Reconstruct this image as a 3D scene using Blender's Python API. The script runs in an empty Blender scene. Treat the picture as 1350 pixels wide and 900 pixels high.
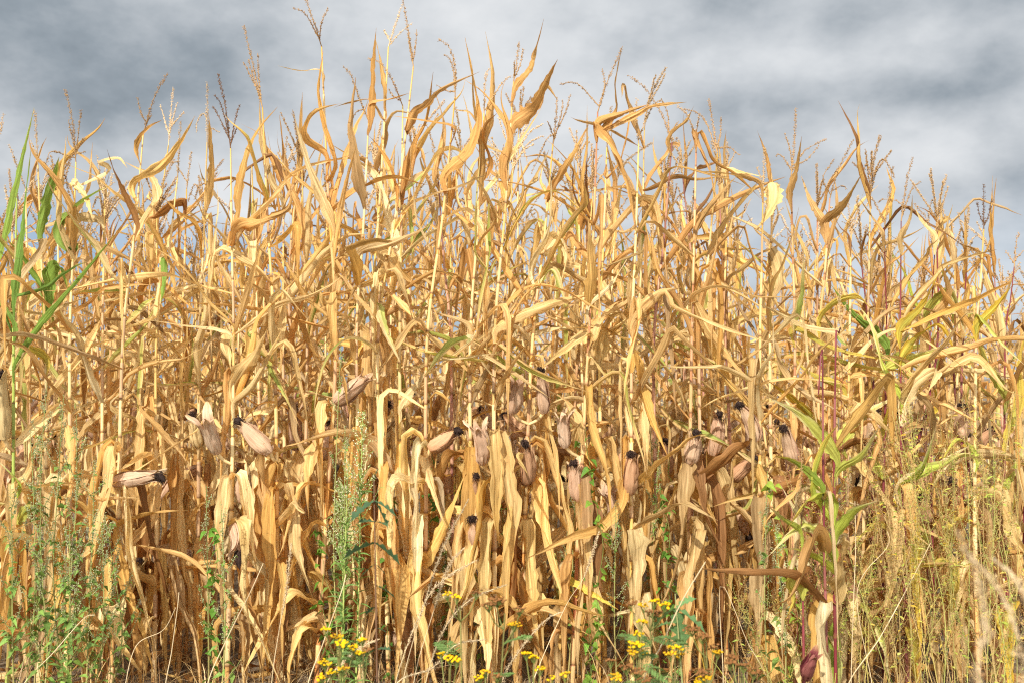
import bpy, math, random
import numpy as np
from mathutils import Vector

# ------------------------------------------------------------------ camera, sky, sun, exposure
sc = bpy.context.scene
COL = sc.collection
R = math.radians
CAM = np.array([0.0, 0.0, 1.36])
PITCH = math.atan(40 / 1312.5)
FPX = 1312.5
cam_d = bpy.data.cameras.new('camera')
cam_d.lens = 35; cam_d.sensor_width = 36; cam_d.clip_start = 0.05; cam_d.clip_end = 3000
cam_d.dof.use_dof = True; cam_d.dof.focus_distance = 4.25; cam_d.dof.aperture_fstop = 4.5
cam_o = bpy.data.objects.new('camera', cam_d); COL.objects.link(cam_o)
cam_o.location = CAM; cam_o.rotation_euler = (R(90) + PITCH, 0, 0)
sc.camera = cam_o

SUN_DIR = Vector((-0.26, -0.74, 0.62)).normalized()          # towards the sun
SUN_ELEV = math.asin(SUN_DIR.z); SUN_ROT = math.atan2(SUN_DIR.x, SUN_DIR.y)
EXPOSURE = 0.58
sd = bpy.data.lights.new('sun', 'SUN'); sd.energy = 4.3; sd.angle = R(0.8); sd.color = (1.0, 0.965, 0.915)
so = bpy.data.objects.new('sun', sd); COL.objects.link(so)
so.rotation_euler = (-SUN_DIR).to_track_quat('-Z', 'Y').to_euler(); so.location = (-5, -8, 12)
sc.view_settings.view_transform = 'Standard'; sc.view_settings.look = 'None'
sc.view_settings.gamma = 1; sc.view_settings.use_curve_mapping = False
sc.view_settings.exposure = EXPOSURE
sc.cycles.use_denoising = False; sc.cycles.filter_width = 1.2
sc.cycles.max_bounces = 8; sc.cycles.diffuse_bounces = 4; sc.cycles.transmission_bounces = 4

def at(px, py, Y):
    """the point at depth Y (metres in front of the camera) that stands where the photograph has it"""
    u = (px - 675) / FPX; v = (450 - py) / FPX
    d = np.array([u, math.cos(PITCH) - v * math.sin(PITCH), math.sin(PITCH) + v * math.cos(PITCH)])
    return CAM + d * (Y / d[1])
def px_of(P):
    d = np.asarray(P, float) - CAM
    f = d[..., 1] * math.cos(PITCH) + d[..., 2] * math.sin(PITCH)
    v = -d[..., 1] * math.sin(PITCH) + d[..., 2] * math.cos(PITCH)
    return 675 + FPX * d[..., 0] / f, 450 - FPX * v / f

def lin(r, g, b):
    f = lambda c: c / 12.92 if c <= 0.04045 else ((c + 0.055) / 1.055) ** 2.4
    return np.array([f(r / 255), f(g / 255), f(b / 255)])

# ------------------------------------------------------------------ node helper
class NT:
    def __init__(s, nt): s.nt = nt
    def n(s, t, **kw):
        nd = s.nt.nodes.new(t)
        for k, v in kw.items(): setattr(nd, k, v)
        return nd
    def set(s, sock, v):
        if isinstance(v, bpy.types.NodeSocket): s.nt.links.new(v, sock)
        elif v is not None:
            if hasattr(sock.default_value, '__len__') and not hasattr(v, '__len__'): v = (v,) * len(sock.default_value)
            elif hasattr(sock.default_value, '__len__') and len(sock.default_value) == 4 and len(v) == 3: v = (*v, 1)
            sock.default_value = v
    def math(s, op, a, b=None, c=None, clamp=False):
        nd = s.n('ShaderNodeMath', operation=op, use_clamp=clamp)
        for i, v in enumerate((a, b, c)): s.set(nd.inputs[i], v)
        return nd.outputs[0]
    def vm(s, op, a, b=None, out=0):
        nd = s.n('ShaderNodeVectorMath', operation=op)
        s.set(nd.inputs[0], a)
        if b is not None: s.set(nd.inputs[1], b)
        return nd.outputs[out]
    def noise(s, vec, scale, detail=3, rough=.5):
        nd = s.n('ShaderNodeTexNoise'); s.set(nd.inputs['Vector'], vec)
        nd.inputs['Scale'].default_value = scale; nd.inputs['Detail'].default_value = detail; nd.inputs['Roughness'].default_value = rough
        return nd.outputs['Fac']
    def maprange(s, v, a, b, c, d, smooth=False):
        nd = s.n('ShaderNodeMapRange'); nd.interpolation_type = 'SMOOTHSTEP' if smooth else 'LINEAR'
        s.set(nd.inputs[0], v)
        for i, x in enumerate((a, b, c, d)): s.set(nd.inputs[i + 1], x)
        return nd.outputs[0]
    def mix(s, f, a, b, mode='MIX'):
        nd = s.n('ShaderNodeMix', data_type='RGBA', blend_type=mode)
        s.set(nd.inputs[0], f); s.set(nd.inputs[6], a); s.set(nd.inputs[7], b)
        return nd.outputs[2]
    def comb(s, x, y, z):
        nd = s.n('ShaderNodeCombineXYZ')
        for i, v in enumerate((x, y, z)): s.set(nd.inputs[i], v)
        return nd.outputs[0]
    def sep(s, v):
        nd = s.n('ShaderNodeSeparateXYZ'); s.set(nd.inputs[0], v); return nd.outputs

# ------------------------------------------------------------------ the sky: a physical sky with a broken cloud deck over it
def make_world():
    w = bpy.data.worlds.new('World'); sc.world = w; w.use_nodes = True
    w.node_tree.nodes.clear(); t = NT(w.node_tree)
    out = t.n('ShaderNodeOutputWorld'); bg = t.n('ShaderNodeBackground'); bg.inputs[1].default_value = 0.070
    sky = t.n('ShaderNodeTexSky', sky_type='NISHITA'); sky.sun_disc = False
    sky.sun_elevation = SUN_ELEV; sky.sun_rotation = SUN_ROT; sky.air_density = 1.0; sky.dust_density = 1.5
    d = t.n('ShaderNodeTexCoord').outputs['Generated']
    x, y, z = t.sep(d)
    zz = t.math('ADD', t.math('MAXIMUM', z, 0.0), 0.34)
    plane = t.comb(t.math('DIVIDE', x, zz), t.math('DIVIDE', y, zz), 0.0)       # a flat cloud layer overhead
    n1 = t.noise(t.vm('ADD', plane, (3.1, 0.4, 0)), 2.2, 8, .56)
    n2 = t.noise(t.vm('MULTIPLY', t.vm('ADD', d, (9.7, 5.2, 1)), (1, 1, 1.6)), 5.6, 10, .58)
    warp = t.n('ShaderNodeTexNoise'); t.set(warp.inputs['Vector'], d); warp.inputs['Scale'].default_value = 6; warp.inputs['Detail'].default_value = 5
    dw = t.vm('ADD', d, t.vm('MULTIPLY', t.vm('SUBTRACT', warp.outputs['Color'], (.5, .5, .5)), (.16, 0, .07)))
    # large banks of the deck: direction (as pixel of the photograph), size, brightness
    banks = [((90, 70), (.20, .085), -.32), ((300, 110), (.14, .05), -.20), ((930, 5), (.085, .030), -.32), ((1250, 5), (.13, .034), -.36),
             ((1290, 120), (.10, .038), -.30), ((1110, 140), (.12, .026), -.24), ((1000, 70), (.20, .05), .10), ((640, 60), (.17, .10), .14), ((1010, 170), (.16, .03), .10),
             ((1330, 60), (.07, .04), .15), ((1290, 200), (.13, .028), .18), ((860, 130), (.10, .05), .08), ((60, 190), (.2, .04), .10),
             ((480, 200), (.3, .08), -.06), ((1200, 260), (.14, .03), -.10), ((470, 40), (.10, .05), .03), ((700, -140), (.6, .12), .1)]
    total = t.math('ADD', t.math('MULTIPLY', t.math('SUBTRACT', n1, .5), .95), t.math('MULTIPLY', t.math('SUBTRACT', n2, .5), 1.25))
    for (px, py), (sx, sz), wgt in banks:
        c = at(px, py, 10) - CAM; c = c / np.linalg.norm(c)
        q = t.vm('MULTIPLY', t.vm('SUBTRACT', dw, tuple(c)), (1 / sx, 1 / sx * .4, 1 / sz))
        l = t.vm('LENGTH', q, out=1)
        g = t.math('POWER', 2.718, t.math('MULTIPLY', t.math('MULTIPLY', l, l), -.9))
        total = t.math('MULTIPLY_ADD', g, wgt, total)
    v = t.math('ADD', total, .63, clamp=True)
    ramp = t.n('ShaderNodeValToRGB'); t.set(ramp.inputs[0], v); e = ramp.color_ramp.elements
    cols = [(.0, (116, 128, 138)), (.25, (150, 160, 169)), (.5, (188, 194, 200)), (.72, (212, 216, 220)), (1., (232, 234, 236))]
    e[0].position = cols[0][0]; e[0].color = (*lin(*cols[0][1]), 1); e[1].position = 1.0; e[1].color = (*lin(*cols[-1][1]), 1)
    for p, c in cols[1:-1]:
        k = e.new(p); k.color = (*lin(*c), 1)
    cloud = t.mix(1.0, ramp.outputs[0], (10, 10, 10, 1), 'MULTIPLY')
    # the half of the sky on the sun's side, behind the viewer: unseen, with brightness added to fill the shadows
    fill_gain = t.maprange(y, .25, -.6, 1, 2.8, True); cloud = t.mix(1.0, cloud, t.comb(fill_gain, fill_gain, fill_gain), 'MULTIPLY')
    # gaps of clear sky: low over the crop, and a share of the sky overhead
    gap = t.maprange(t.math('ADD', z, t.math('MULTIPLY', t.math('SUBTRACT', n2, .5), .10)), .175, .10, 0, 1, True)
    side = t.maprange(x, .12, -.18, .25, 1, True)
    gap = t.math('MULTIPLY', gap, side)
    blue = t.mix(.45, sky.outputs[0], (3.2, 5.0, 7.9, 1))
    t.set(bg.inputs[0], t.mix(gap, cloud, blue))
    t.nt.links.new(bg.outputs[0], out.inputs[0])
make_world()

# ------------------------------------------------------------------ mesh building
class MB:
    """collects grids, tubes and small solids; build() links them as ONE mesh object"""
    def __init__(s): s.V = []; s.Q = []; s.T = []; s.C = []; s.U = []; s.n = 0
    def _add(s, V, C, U):
        V = np.asarray(V, np.float32).reshape(-1, 3); k = len(V)
        C = np.broadcast_to(np.asarray(C, np.float32), (k, 3)) if np.ndim(C) == 1 else np.asarray(C, np.float32).reshape(-1, 3)
        U = np.zeros((k, 3), np.float32) if U is None else np.asarray(U, np.float32).reshape(-1, 3)
        s.V.append(V); s.C.append(C); s.U.append(U); o = s.n; s.n += k; return o
    def grid(s, P, C, U=None, closed=False):
        n, m = P.shape[:2]; o = s._add(P, C, U)
        i = np.arange(n - 1)[:, None]; j = np.arange(m if closed else m - 1)[None, :]; j2 = (j + 1) % m
        q = np.stack([i * m + j, i * m + j2, (i + 1) * m + j2, (i + 1) * m + j], -1).reshape(-1, 4) + o
        s.Q.append(q)
    def tris(s, V, T, C, U=None):
        o = s._add(V, C, U); s.T.append(np.asarray(T).reshape(-1, 3) + o)
    def tube(s, path, rad, C, k=6, cap=False):
        path = np.asarray(path, float); n = len(path)
        rad = np.broadcast_to(np.asarray(rad, float), (n,))
        T, A, B = frames(path)
        th = np.arange(k) * 2 * math.pi / k
        P = path[:, None] + rad[:, None, None] * (np.cos(th)[None, :, None] * A[:, None] + np.sin(th)[None, :, None] * B[:, None])
        C = np.asarray(C, float)
        CC = np.broadcast_to(C, (n, 3)) if C.ndim == 1 else C
        L = np.concatenate([[0], np.cumsum(np.linalg.norm(np.diff(path, axis=0), axis=1))])
        U = np.zeros((n, k, 3)); U[..., 0] = np.abs(th / math.pi - 1)[None]; U[..., 1] = L[:, None]
        s.grid(P, np.repeat(CC[:, None], k, 1), U, True)
    def spindles(s, P, D, length, width, C, k=4):
        """many small pointed grains at once: centres P, directions D"""
        P = np.asarray(P, float); n = len(P)
        if not n: return
        D = D / (np.linalg.norm(D, axis=1, keepdims=True) + 1e-9)
        ref = np.where(np.abs(D[:, 2:3]) > .9, np.array([[1., 0, 0]]), np.array([[0, 0, 1.]]))
        A = np.cross(D, ref); A /= np.linalg.norm(A, axis=1, keepdims=True) + 1e-9; B = np.cross(D, A)
        length = np.broadcast_to(length, (n,))[:, None]; width = np.broadcast_to(width, (n,))[:, None]
        V = [P - D * length * .5]
        for i in range(k):
            a = 2 * math.pi * i / k
            V.append(P - D * length * .08 + (A * math.cos(a) + B * math.sin(a)) * width * .5)
        V.append(P + D * length * .5)
        V = np.stack(V, 1); m = k + 2
        t = []
        for i in range(k):
            j = (i + 1) % k; t += [(0, 1 + j, 1 + i), (k + 1, 1 + i, 1 + j)]
        T = (np.arange(n)[:, None, None] * m + np.array(t)[None]).reshape(-1, 3)
        C = np.asarray(C, float)
        CC = np.broadcast_to(C, (n, 3)) if C.ndim == 1 else C
        s.tris(V.reshape(-1, 3), T, np.repeat(CC[:, None], m, 1).reshape(-1, 3))
    def mesh(s, name, mat):
        V = np.concatenate(s.V); C = np.concatenate(s.C); U = np.concatenate(s.U)
        me = bpy.data.meshes.new(name)
        Q = np.concatenate(s.Q) if s.Q else np.zeros((0, 4), int); T = np.concatenate(s.T) if s.T else np.zeros((0, 3), int)
        nl = Q.size + T.size; nf = len(Q) + len(T)
        me.vertices.add(len(V)); me.vertices.foreach_set('co', V.ravel())
        me.loops.add(nl); me.loops.foreach_set('vertex_index', np.concatenate([Q.ravel(), T.ravel()]).astype(np.int32))
        me.polygons.add(nf)
        st = np.concatenate([np.arange(len(Q)) * 4, Q.size + np.arange(len(T)) * 3]).astype(np.int32)
        me.polygons.foreach_set('loop_start', st)
        me.polygons.foreach_set('use_smooth', np.ones(nf, bool))
        a = me.attributes.new('Col', 'FLOAT_COLOR', 'POINT'); a.data.foreach_set('color', np.concatenate([C, np.ones((len(C), 1), np.float32)], 1).ravel())
        a = me.attributes.new('luv', 'FLOAT_VECTOR', 'POINT'); a.data.foreach_set('vector', U.ravel())
        me.update(calc_edges=True); me.materials.append(mat)
        return me
    def build(s, name, mat, parent=None):
        o = bpy.data.objects.new(name, s.mesh(name, mat)); COL.objects.link(o)
        if parent is not None: o.parent = parent
        return o

def frames(path):
    """tangents and two transported normals along a path"""
    path = np.asarray(path, float); n = len(path)
    T = np.gradient(path, axis=0); T /= np.linalg.norm(T, axis=1, keepdims=True) + 1e-12
    r = np.array([1., 0, 0]) if abs(T[0][0]) < .8 else np.array([0, 1., 0])
    A = np.zeros((n, 3)); a = r - T[0] * r.dot(T[0])
    for i in range(n):
        a = a - T[i] * a.dot(T[i]); a = a / (np.linalg.norm(a) + 1e-12); A[i] = a
    return T, A, np.cross(T, A)
def transport(path, s0):
    n = len(path); T = np.gradient(path, axis=0); T /= np.linalg.norm(T, axis=1, keepdims=True) + 1e-12
    S = np.zeros((n, 3)); a = np.asarray(s0, float)
    for i in range(n):
        a = a - T[i] * a.dot(T[i]); a = a / (np.linalg.norm(a) + 1e-9); S[i] = a
    return T, S
def spline(P, n):
    """n points evenly along a Catmull-Rom curve through P"""
    P = np.asarray(P, float)
    if len(P) == 2: P = np.array([P[0], (P[0] + P[1]) / 2, P[1]])
    Q = np.concatenate([[2 * P[0] - P[1]], P, [2 * P[-1] - P[-2]]]); out = []
    for i in range(len(P) - 1):
        p0, p1, p2, p3 = Q[i:i + 4]; t = np.linspace(0, 1, 16, endpoint=False)[:, None]
        out.append(.5 * (2 * p1 + (p2 - p0) * t + (2 * p0 - 5 * p1 + 4 * p2 - p3) * t ** 2 + (3 * p1 - p0 - 3 * p2 + p3) * t ** 3))
    out = np.concatenate(out + [P[-1:]])
    L = np.concatenate([[0], np.cumsum(np.linalg.norm(np.diff(out, axis=0), axis=1))])
    s = np.linspace(0, L[-1], n)
    return np.stack([np.interp(s, L, out[:, k]) for k in range(3)], 1)
def smooth_noise(rng, n, knots):
    k = rng.normal(size=knots + 1)
    x = np.linspace(0, knots, n); i = np.minimum(x.astype(int), knots - 1); f = x - i; f = f * f * (3 - 2 * f)
    return k[i] * (1 - f) + k[i + 1] * f

# ------------------------------------------------------------------ materials (colour of the thing itself in the point attribute Col, grain and wear in nodes)
def plant_mat(name, transl=.3, rough=.6, streak=(14, 2.2), amount=.3, midrib=0., spots=0., var=.16, spec=.25, bump=.25):
    m = bpy.data.materials.new(name); m.use_nodes = True; m.node_tree.nodes.clear(); t = NT(m.node_tree)
    out = t.n('ShaderNodeOutputMaterial')
    col = t.n('ShaderNodeAttribute', attribute_name='Col').outputs['Color']
    luv = t.n('ShaderNodeAttribute', attribute_name='luv').outputs['Vector']
    rnd = t.n('ShaderNodeObjectInfo').outputs['Random']
    u, v, w = t.sep(luv)
    sv = t.comb(t.math('MULTIPLY', u, streak[0] * .25), t.math('MULTIPLY', v, streak[1]), t.math('MULTIPLY', rnd, 37))
    s1 = t.noise(sv, 1.0, 4, .6)
    sf = t.comb(t.math('MULTIPLY', u, streak[0]), t.math('MULTIPLY', v, streak[1] * 1.5), t.math('MULTIPLY', rnd, 91))
    s2 = t.noise(sf, 1.0, 2, .5)
    f = t.math('ADD', t.maprange(s1, .3, .7, -amount, amount), t.maprange(s2, .3, .7, -amount * .6, amount * .6))
    bright = t.math('ADD', t.math('ADD', f, 1), t.math('MULTIPLY', t.math('SUBTRACT', rnd, .5), var * 2))
    c = t.mix(1, col, t.comb(bright, t.math('MULTIPLY_ADD', f, .12, bright), t.math('MULTIPLY_ADD', f, .3, bright)), 'MULTIPLY')
    if spots:
        ob = t.n('ShaderNodeTexCoord').outputs['Object']
        sp = t.maprange(t.noise(t.vm('ADD', ob, t.comb(rnd, 0, 0)), 38, 4, .65), .60, .74, 0, spots, True)
        c = t.mix(sp, c, (.16, .085, .035, 1))
    if midrib:
        mr = t.maprange(t.math('ABSOLUTE', u), .06, .15, midrib, 0, True)
        c = t.mix(mr, c, t.mix(1, c, (1.3, 1.36, 1.48, 1), 'MULTIPLY'))
    p = t.n('ShaderNodeBsdfPrincipled'); t.set(p.inputs['Base Color'], c)
    p.inputs['Roughness'].default_value = rough; p.inputs['Specular IOR Level'].default_value = spec
    if bump:
        b = t.n('ShaderNodeBump'); b.inputs['Strength'].default_value = bump; b.inputs['Distance'].default_value = .004
        t.set(b.inputs['Height'], t.math('ADD', s1, t.math('MULTIPLY', s2, .6))); t.set(p.inputs['Normal'], b.outputs[0])
    sh = p.outputs[0]
    if transl:
        tr = t.n('ShaderNodeBsdfTranslucent'); t.set(tr.inputs[0], t.mix(1, c, (1.05, .98, .86, 1), 'MULTIPLY'))
        mx = t.n('ShaderNodeMixShader'); mx.inputs[0].default_value = transl
        t.nt.links.new(sh, mx.inputs[1]); t.nt.links.new(tr.outputs[0], mx.inputs[2]); sh = mx.outputs[0]
    t.nt.links.new(sh, out.inputs[0])
    return m
M_LEAF = plant_mat('dry_leaf', .40, .6, (18, 2.0), .32, .6, .6, .18, .2, .6)
M_STALK = plant_mat('stalk', 0, .5, (10, 7), .16, 0, .35, .10, .3, .15)
M_HUSK = plant_mat('husk', .16, .7, (24, 2.2), .20, 0, .3, .12, .2, .5)
M_SILK = plant_mat('silk', 0, .75, (4, 20), .3, 0, 0, .2, .2, 0)
M_TASSEL = plant_mat('tassel', .1, .75, (4, 30), .2, 0, 0, .18, .15, 0)
M_WEED = plant_mat('weed_leaf', .3, .55, (6, 12), .22, .35, .12, .15)
M_STEM = plant_mat('weed_stem', 0, .6, (6, 8), .2, 0, .2, .15, .2, .1)
M_SEED = plant_mat('seed_head', .12, .8, (4, 40), .3, 0, 0, .2, .1, 0)
M_FLOWER = plant_mat('flower', .1, .8, (4, 60), .25, 0, 0, .1, .1, 0)

# ------------------------------------------------------------------ tagging
def thing(name, label, cat, loc=(0, 0, 0), group=None):
    o = bpy.data.objects.new(name, None); COL.objects.link(o); o.location = loc; o.empty_display_size = .1
    o['label'] = label; o['category'] = cat
    if group: o['group'] = group
    return o
def copy_tree(root, loc, rz, scale, label, group):
    r = root.copy(); COL.objects.link(r); r.location = loc; r.rotation_euler = (0, 0, rz); r.scale = (scale,) * 3
    r['label'] = label; r['group'] = group
    for ch in list(root.children):
        c = ch.copy(); COL.objects.link(c); c.parent = r
        for g in list(ch.children):
            d = g.copy(); COL.objects.link(d); d.parent = c
    return r

# ------------------------------------------------------------------ colours of dead and half-dead maize (albedo)
TAN = [lin(226, 193, 134), lin(220, 184, 122), lin(230, 202, 148), lin(216, 178, 118), lin(226, 192, 136)]
GOLD = [lin(216, 172, 92), lin(210, 162, 84), lin(222, 182, 106)]
ORANGE = [lin(202, 152, 88), lin(192, 142, 80), lin(210, 164, 102)]
PALE = [lin(232, 208, 156), lin(228, 200, 142), lin(234, 212, 164)]
BROWN = [lin(158, 112, 62), lin(146, 104, 62)]
GREY = [lin(182, 154, 116), lin(168, 136, 98), lin(196, 166, 122)]
GREEN = [lin(128, 156, 66), lin(140, 164, 74), lin(114, 144, 64)]
LIME = [lin(178, 188, 78), lin(194, 192, 90), lin(160, 178, 72)]
YELLOW = [lin(212, 178, 66), lin(218, 190, 88)]
PINK = [lin(230, 192, 154), lin(224, 182, 146), lin(232, 200, 164), lin(214, 168, 132)]
PALES = {'r': GREY, 't': TAN, 'o': ORANGE, 'd': BROWN, 'p': PALE, 'g': GREEN, 'y': YELLOW, 'l': LIME, 'k': TAN, 'G': GOLD}

TINT = [np.array([1., 1., 1.])]
TINTS = [(1, 1, 1), (1, 1, 1), (1.05, 1.08, 1.15), (1.08, 1.14, 1.28), (.93, .90, .87), (.84, .79, .72), (.94, .97, 1.06), (1.02, .95, .82), (1.04, 1.02, .9)]
def new_tint(rng):
    """plants differ: bleached, straw, golden, weathered brown or grey"""
    TINT[0] = np.array(TINTS[rng.integers(len(TINTS))]) * (1 + rng.normal() * .04)
def leaf_colour(kind, t, u, rng):
    """(n,m,3) colours over a blade: t along, u across"""
    fam = PALES[kind]; a = fam[rng.integers(len(fam))]; b = fam[rng.integers(len(fam))]
    n, m = len(t), len(u); tt = t[:, None, None]; uu = u[None, :, None]
    if kind in 'tpoGkr':
        tip = (TAN + ORANGE + GOLD + GREY)[rng.integers(14)]
        c = a * (1 - tt) + (b * .5 + tip * .5) * tt + 0 * uu
        patch = np.clip(smooth_noise(rng, n, 5) * .5, 0, 1)[:, None, None] * np.clip(1 + uu * rng.choice([-1, 1]), 0, 1)
        c = c * (1 - .45 * patch) + GOLD[rng.integers(3)] * .45 * patch
        if kind == 'k' or (kind in 'tG' and rng.random() < .05):                    # a streak that has stayed green
            side = rng.choice([-1, 1]); k = np.clip((uu * side + .25) * 2.2, 0, 1) * np.clip(1.25 - np.abs(tt - .4) * 2.4, 0, 1)
            c = c * (1 - k * .85) + LIME[rng.integers(3)] * k * .5 + GREEN[rng.integers(3)] * k * .35
    elif kind == 'l':
        k = np.clip((tt - .45) * 2 + (np.abs(uu) - .5) * .7 + rng.normal() * .12, 0, 1)
        k2 = np.clip((np.abs(uu) - .2) * 1.0, 0, .7)
        c = (a * (1 - k2) + GREEN[rng.integers(3)] * .25 * k2 + a * .75 * k2) * (1 - k) + (PALE + YELLOW)[rng.integers(5)] * k
    elif kind == 'g':
        k = np.clip((tt - .75) * 2.2 + (np.abs(uu) - .8) * .6, 0, 1)
        c = a * (1 - k) + YELLOW[0] * k
    elif kind == 'y':
        k = np.clip(.55 - np.abs(uu) * .5 - np.abs(tt - .35), 0, .6)
        c = a * (1 - k) + GREEN[1] * k
    else:
        c = a + (b - a) * tt + 0 * uu
    e = np.clip((tt - .86) * 5, 0, 1) * .45                                          # scorched tip
    c = c * (1 - e) + BROWN[0] * e
    if kind in 'tpoGkr':
        c = c * TINT[0]; g = c @ np.array([.3, .6, .1]); c = (c * .95 + g[..., None] * .05) * np.array([1.03, 1.03, .92])
    return np.clip(c + 0 * uu, 0, .9)

def leaf_mb(path, width, side, rng, kind='t', twist=None, roll=None, seg=22, m=7, tip_pow=1.6, base_w=.5, ripple=.10):
    path = spline(path, seg); T, S = transport(path, side); n = seg
    t = np.linspace(0, 1, n); u = np.linspace(-1, 1, m)
    if twist is None: twist = rng.normal() * 1.1
    tw = twist * t + smooth_noise(rng, n, 4) * .42
    N = np.cross(T, S)
    ca, sa = np.cos(tw)[:, None], np.sin(tw)[:, None]
    S2 = S * ca + N * sa; N2 = N * ca - S * sa
    w = np.minimum(1, base_w + 2.8 * t) * np.where(t > .22, 1 - (np.clip((t - .22) / .78, 0, 1)) ** tip_pow, 1)
    w = np.maximum(w * (1 + .12 * smooth_noise(rng, n, 5)), .03) * width * .5
    if roll is None: roll = abs(rng.normal()) * .8 + .45
    a = np.clip(roll * (.75 + .45 * smooth_noise(rng, n, 4)), .12, 2.7)[:, None]
    th = u[None] * a
    x = np.sin(th) / a; z = (1 - np.cos(th)) / a
    fold = .25 * np.abs(u)[None]
    ph = rng.random(2) * 6.28; f = rng.uniform(3, 6.5)
    rp = np.where(u < 0, np.sin(f * 6.28 * t[:, None] + ph[0]), np.sin(f * 1.23 * 6.28 * t[:, None] + ph[1])) * ripple * np.abs(u)[None] ** 1.5
    crumple = .085 * np.stack([smooth_noise(rng, n, 9) for _ in range(m)], 1)
    pleat = (rng.normal(size=m) * .11)[None] * (1 + .6 * smooth_noise(rng, n, 3))[:, None]
    z = z + fold + rp + crumple + pleat
    x = x * (1 + np.abs(u)[None] ** 3 * .16 * rng.normal(size=(n, m)))                 # torn, frayed margins
    P = path[:, None] + w[:, None, None] * (x[..., None] * S2[:, None] + z[..., None] * N2[:, None])
    U = np.zeros((n, m, 3)); U[..., 0] = u[None]
    L = np.concatenate([[0], np.cumsum(np.linalg.norm(np.diff(path, axis=0), axis=1))]); U[..., 1] = L[:, None] * 4
    mb = MB(); mb.grid(P, leaf_colour(kind, t, u, rng), U)
    return mb

def grow(p0, az, L, e0, e1, bend, sharp, rng, drift=.3, wob=.12, n=26):
    """a blade's midline from its collar: elevation goes from e0 to e1 around the bend"""
    t = np.linspace(0, 1, n)
    s = lambda x: 1 / (1 + np.exp(-np.clip((x - bend) / sharp, -40, 40)))
    k = (s(t) - s(0)) / (s(1) - s(0))
    e = R(e0) + R(e1 - e0) * k + wob * smooth_noise(rng, n, 4)
    a = az + drift * rng.normal() * t + wob * 1.4 * smooth_noise(rng, n, 4)
    for _ in range(rng.integers(0, 3)):                              # dry blades crease sharply
        st = 1 / (1 + np.exp(-(t - rng.uniform(.2, .85)) / .012)); e = e + st * rng.normal() * .42; a = a + st * rng.normal() * .7
    e = np.clip(e, -1.6, 1.75)
    d = np.stack([np.cos(e) * np.cos(a), np.cos(e) * np.sin(a), np.sin(e)], 1) * (L / n)
    P = np.asarray(p0) + np.concatenate([[np.zeros(3)], np.cumsum(d[:-1], axis=0)])
    P[:, 2] = np.maximum(P[:, 2], .02 + .02 * rng.random())
    return P

THEMES = {  # bare internode low, bare internode high, sheath
    'tan': (lin(196, 130, 60), lin(206, 168, 92), lin(222, 190, 134)), 'orange': (lin(186, 92, 38), lin(204, 150, 62), lin(218, 180, 118)),
    'red': (lin(142, 42, 34), lin(176, 110, 74), lin(206, 166, 112)), 'purple': (lin(120, 46, 52), lin(128, 76, 76), lin(188, 142, 112)),
    'yellow': (lin(204, 148, 56), lin(208, 174, 88), lin(218, 188, 130)), 'green': (lin(150, 84, 66), lin(150, 164, 74), lin(160, 172, 86)),
    'crimson': (lin(104, 30, 38), lin(118, 46, 50), lin(118, 52, 54))}
def stalk_mb(path, r0, r1, nodes, theme, rng, k=8):
    """one stalk: swollen dark joints, the sheath clasping the lower part of each internode, bare cane above it"""
    L = np.concatenate([[0], np.cumsum(np.linalg.norm(np.diff(path, axis=0), axis=1))]); H = L[-1]
    lo, hi, sh = THEMES[theme]; rings = []
    joint = lin(122, 84, 52)
    ns = [0.] + list(nodes) + [H]
    for i in range(len(ns) - 1):
        a, b = ns[i], ns[i + 1]; g = b - a; s = (a + b) / 2 / H
        bare = lo * (1 - np.clip(s * 2.0, 0, 1)) + hi * np.clip(s * 2.0, 0, 1)
        bare = bare * (1 + rng.normal() * .08); bare = bare * .72 + sh * .28
        has = rng.random() < (.93 if s > .25 else .72) and s < .93
        c_sh = np.clip(sh * (1 + rng.normal() * .08), 0, 1)
        if rng.random() < .25: c_sh = c_sh * .55 + lin(164, 110, 96) * .45
        if i: rings += [(a - .006, 1.0, bare), (a, 1.22, joint), (a + .007, 1.2 if has else 1.0, joint * .5 + c_sh * .5 if has else bare)]
        if has:
            f = min(.97, rng.uniform(.66, 1.12)); e = a + g * f
            rings += [(a + .02, 1.14, c_sh), (a + g * f * .5, 1.18, c_sh * .97), (e - .012, 1.26, c_sh * 1.02), (e - .004, 1.28, c_sh * .92), (e, 1.0, bare * .75)]
        else: rings += [(a + .02, 1.0, bare), (a + g * .5, .96, bare * 1.03)]
    rings += [(H, .9, hi)]
    rings = [r for i, r in enumerate(rings) if i == 0 or r[0] > rings[i - 1][0] - .02]
    s = np.array([r[0] for r in rings]); s = np.maximum.accumulate(s + np.arange(len(s)) * 1e-5)
    P = np.stack([np.interp(s, L, path[:, j]) for j in range(3)], 1)
    q = np.clip(s / H, 0, 1); rad = (r0 * (1 - q) ** 1.0 + r1 * q) * np.array([r[1] for r in rings])
    # frames from the smooth path so that the closely spaced rings do not shear
    T, A, B = frames(path); A = np.stack([np.interp(s, L, A[:, j]) for j in range(3)], 1); B = np.stack([np.interp(s, L, B[:, j]) for j in range(3)], 1)
    th = np.arange(k) * 2 * math.pi / k
    V = P[:, None] + rad[:, None, None] * (np.cos(th)[None, :, None] * A[:, None] + .9 * np.sin(th)[None, :, None] * B[:, None])
    C = np.clip(np.stack([r[2] for r in rings]), 0, 1)
    CC = C[:, None] * (1 + .06 * np.cos(th + rng.random() * 6)[None, :, None])
    U = np.zeros((len(s), k, 3)); U[..., 0] = np.abs(th / math.pi - 1)[None]; U[..., 1] = s[:, None]
    mb = MB(); mb.grid(V, np.clip(CC, 0, 1), U, True)
    return mb
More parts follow.
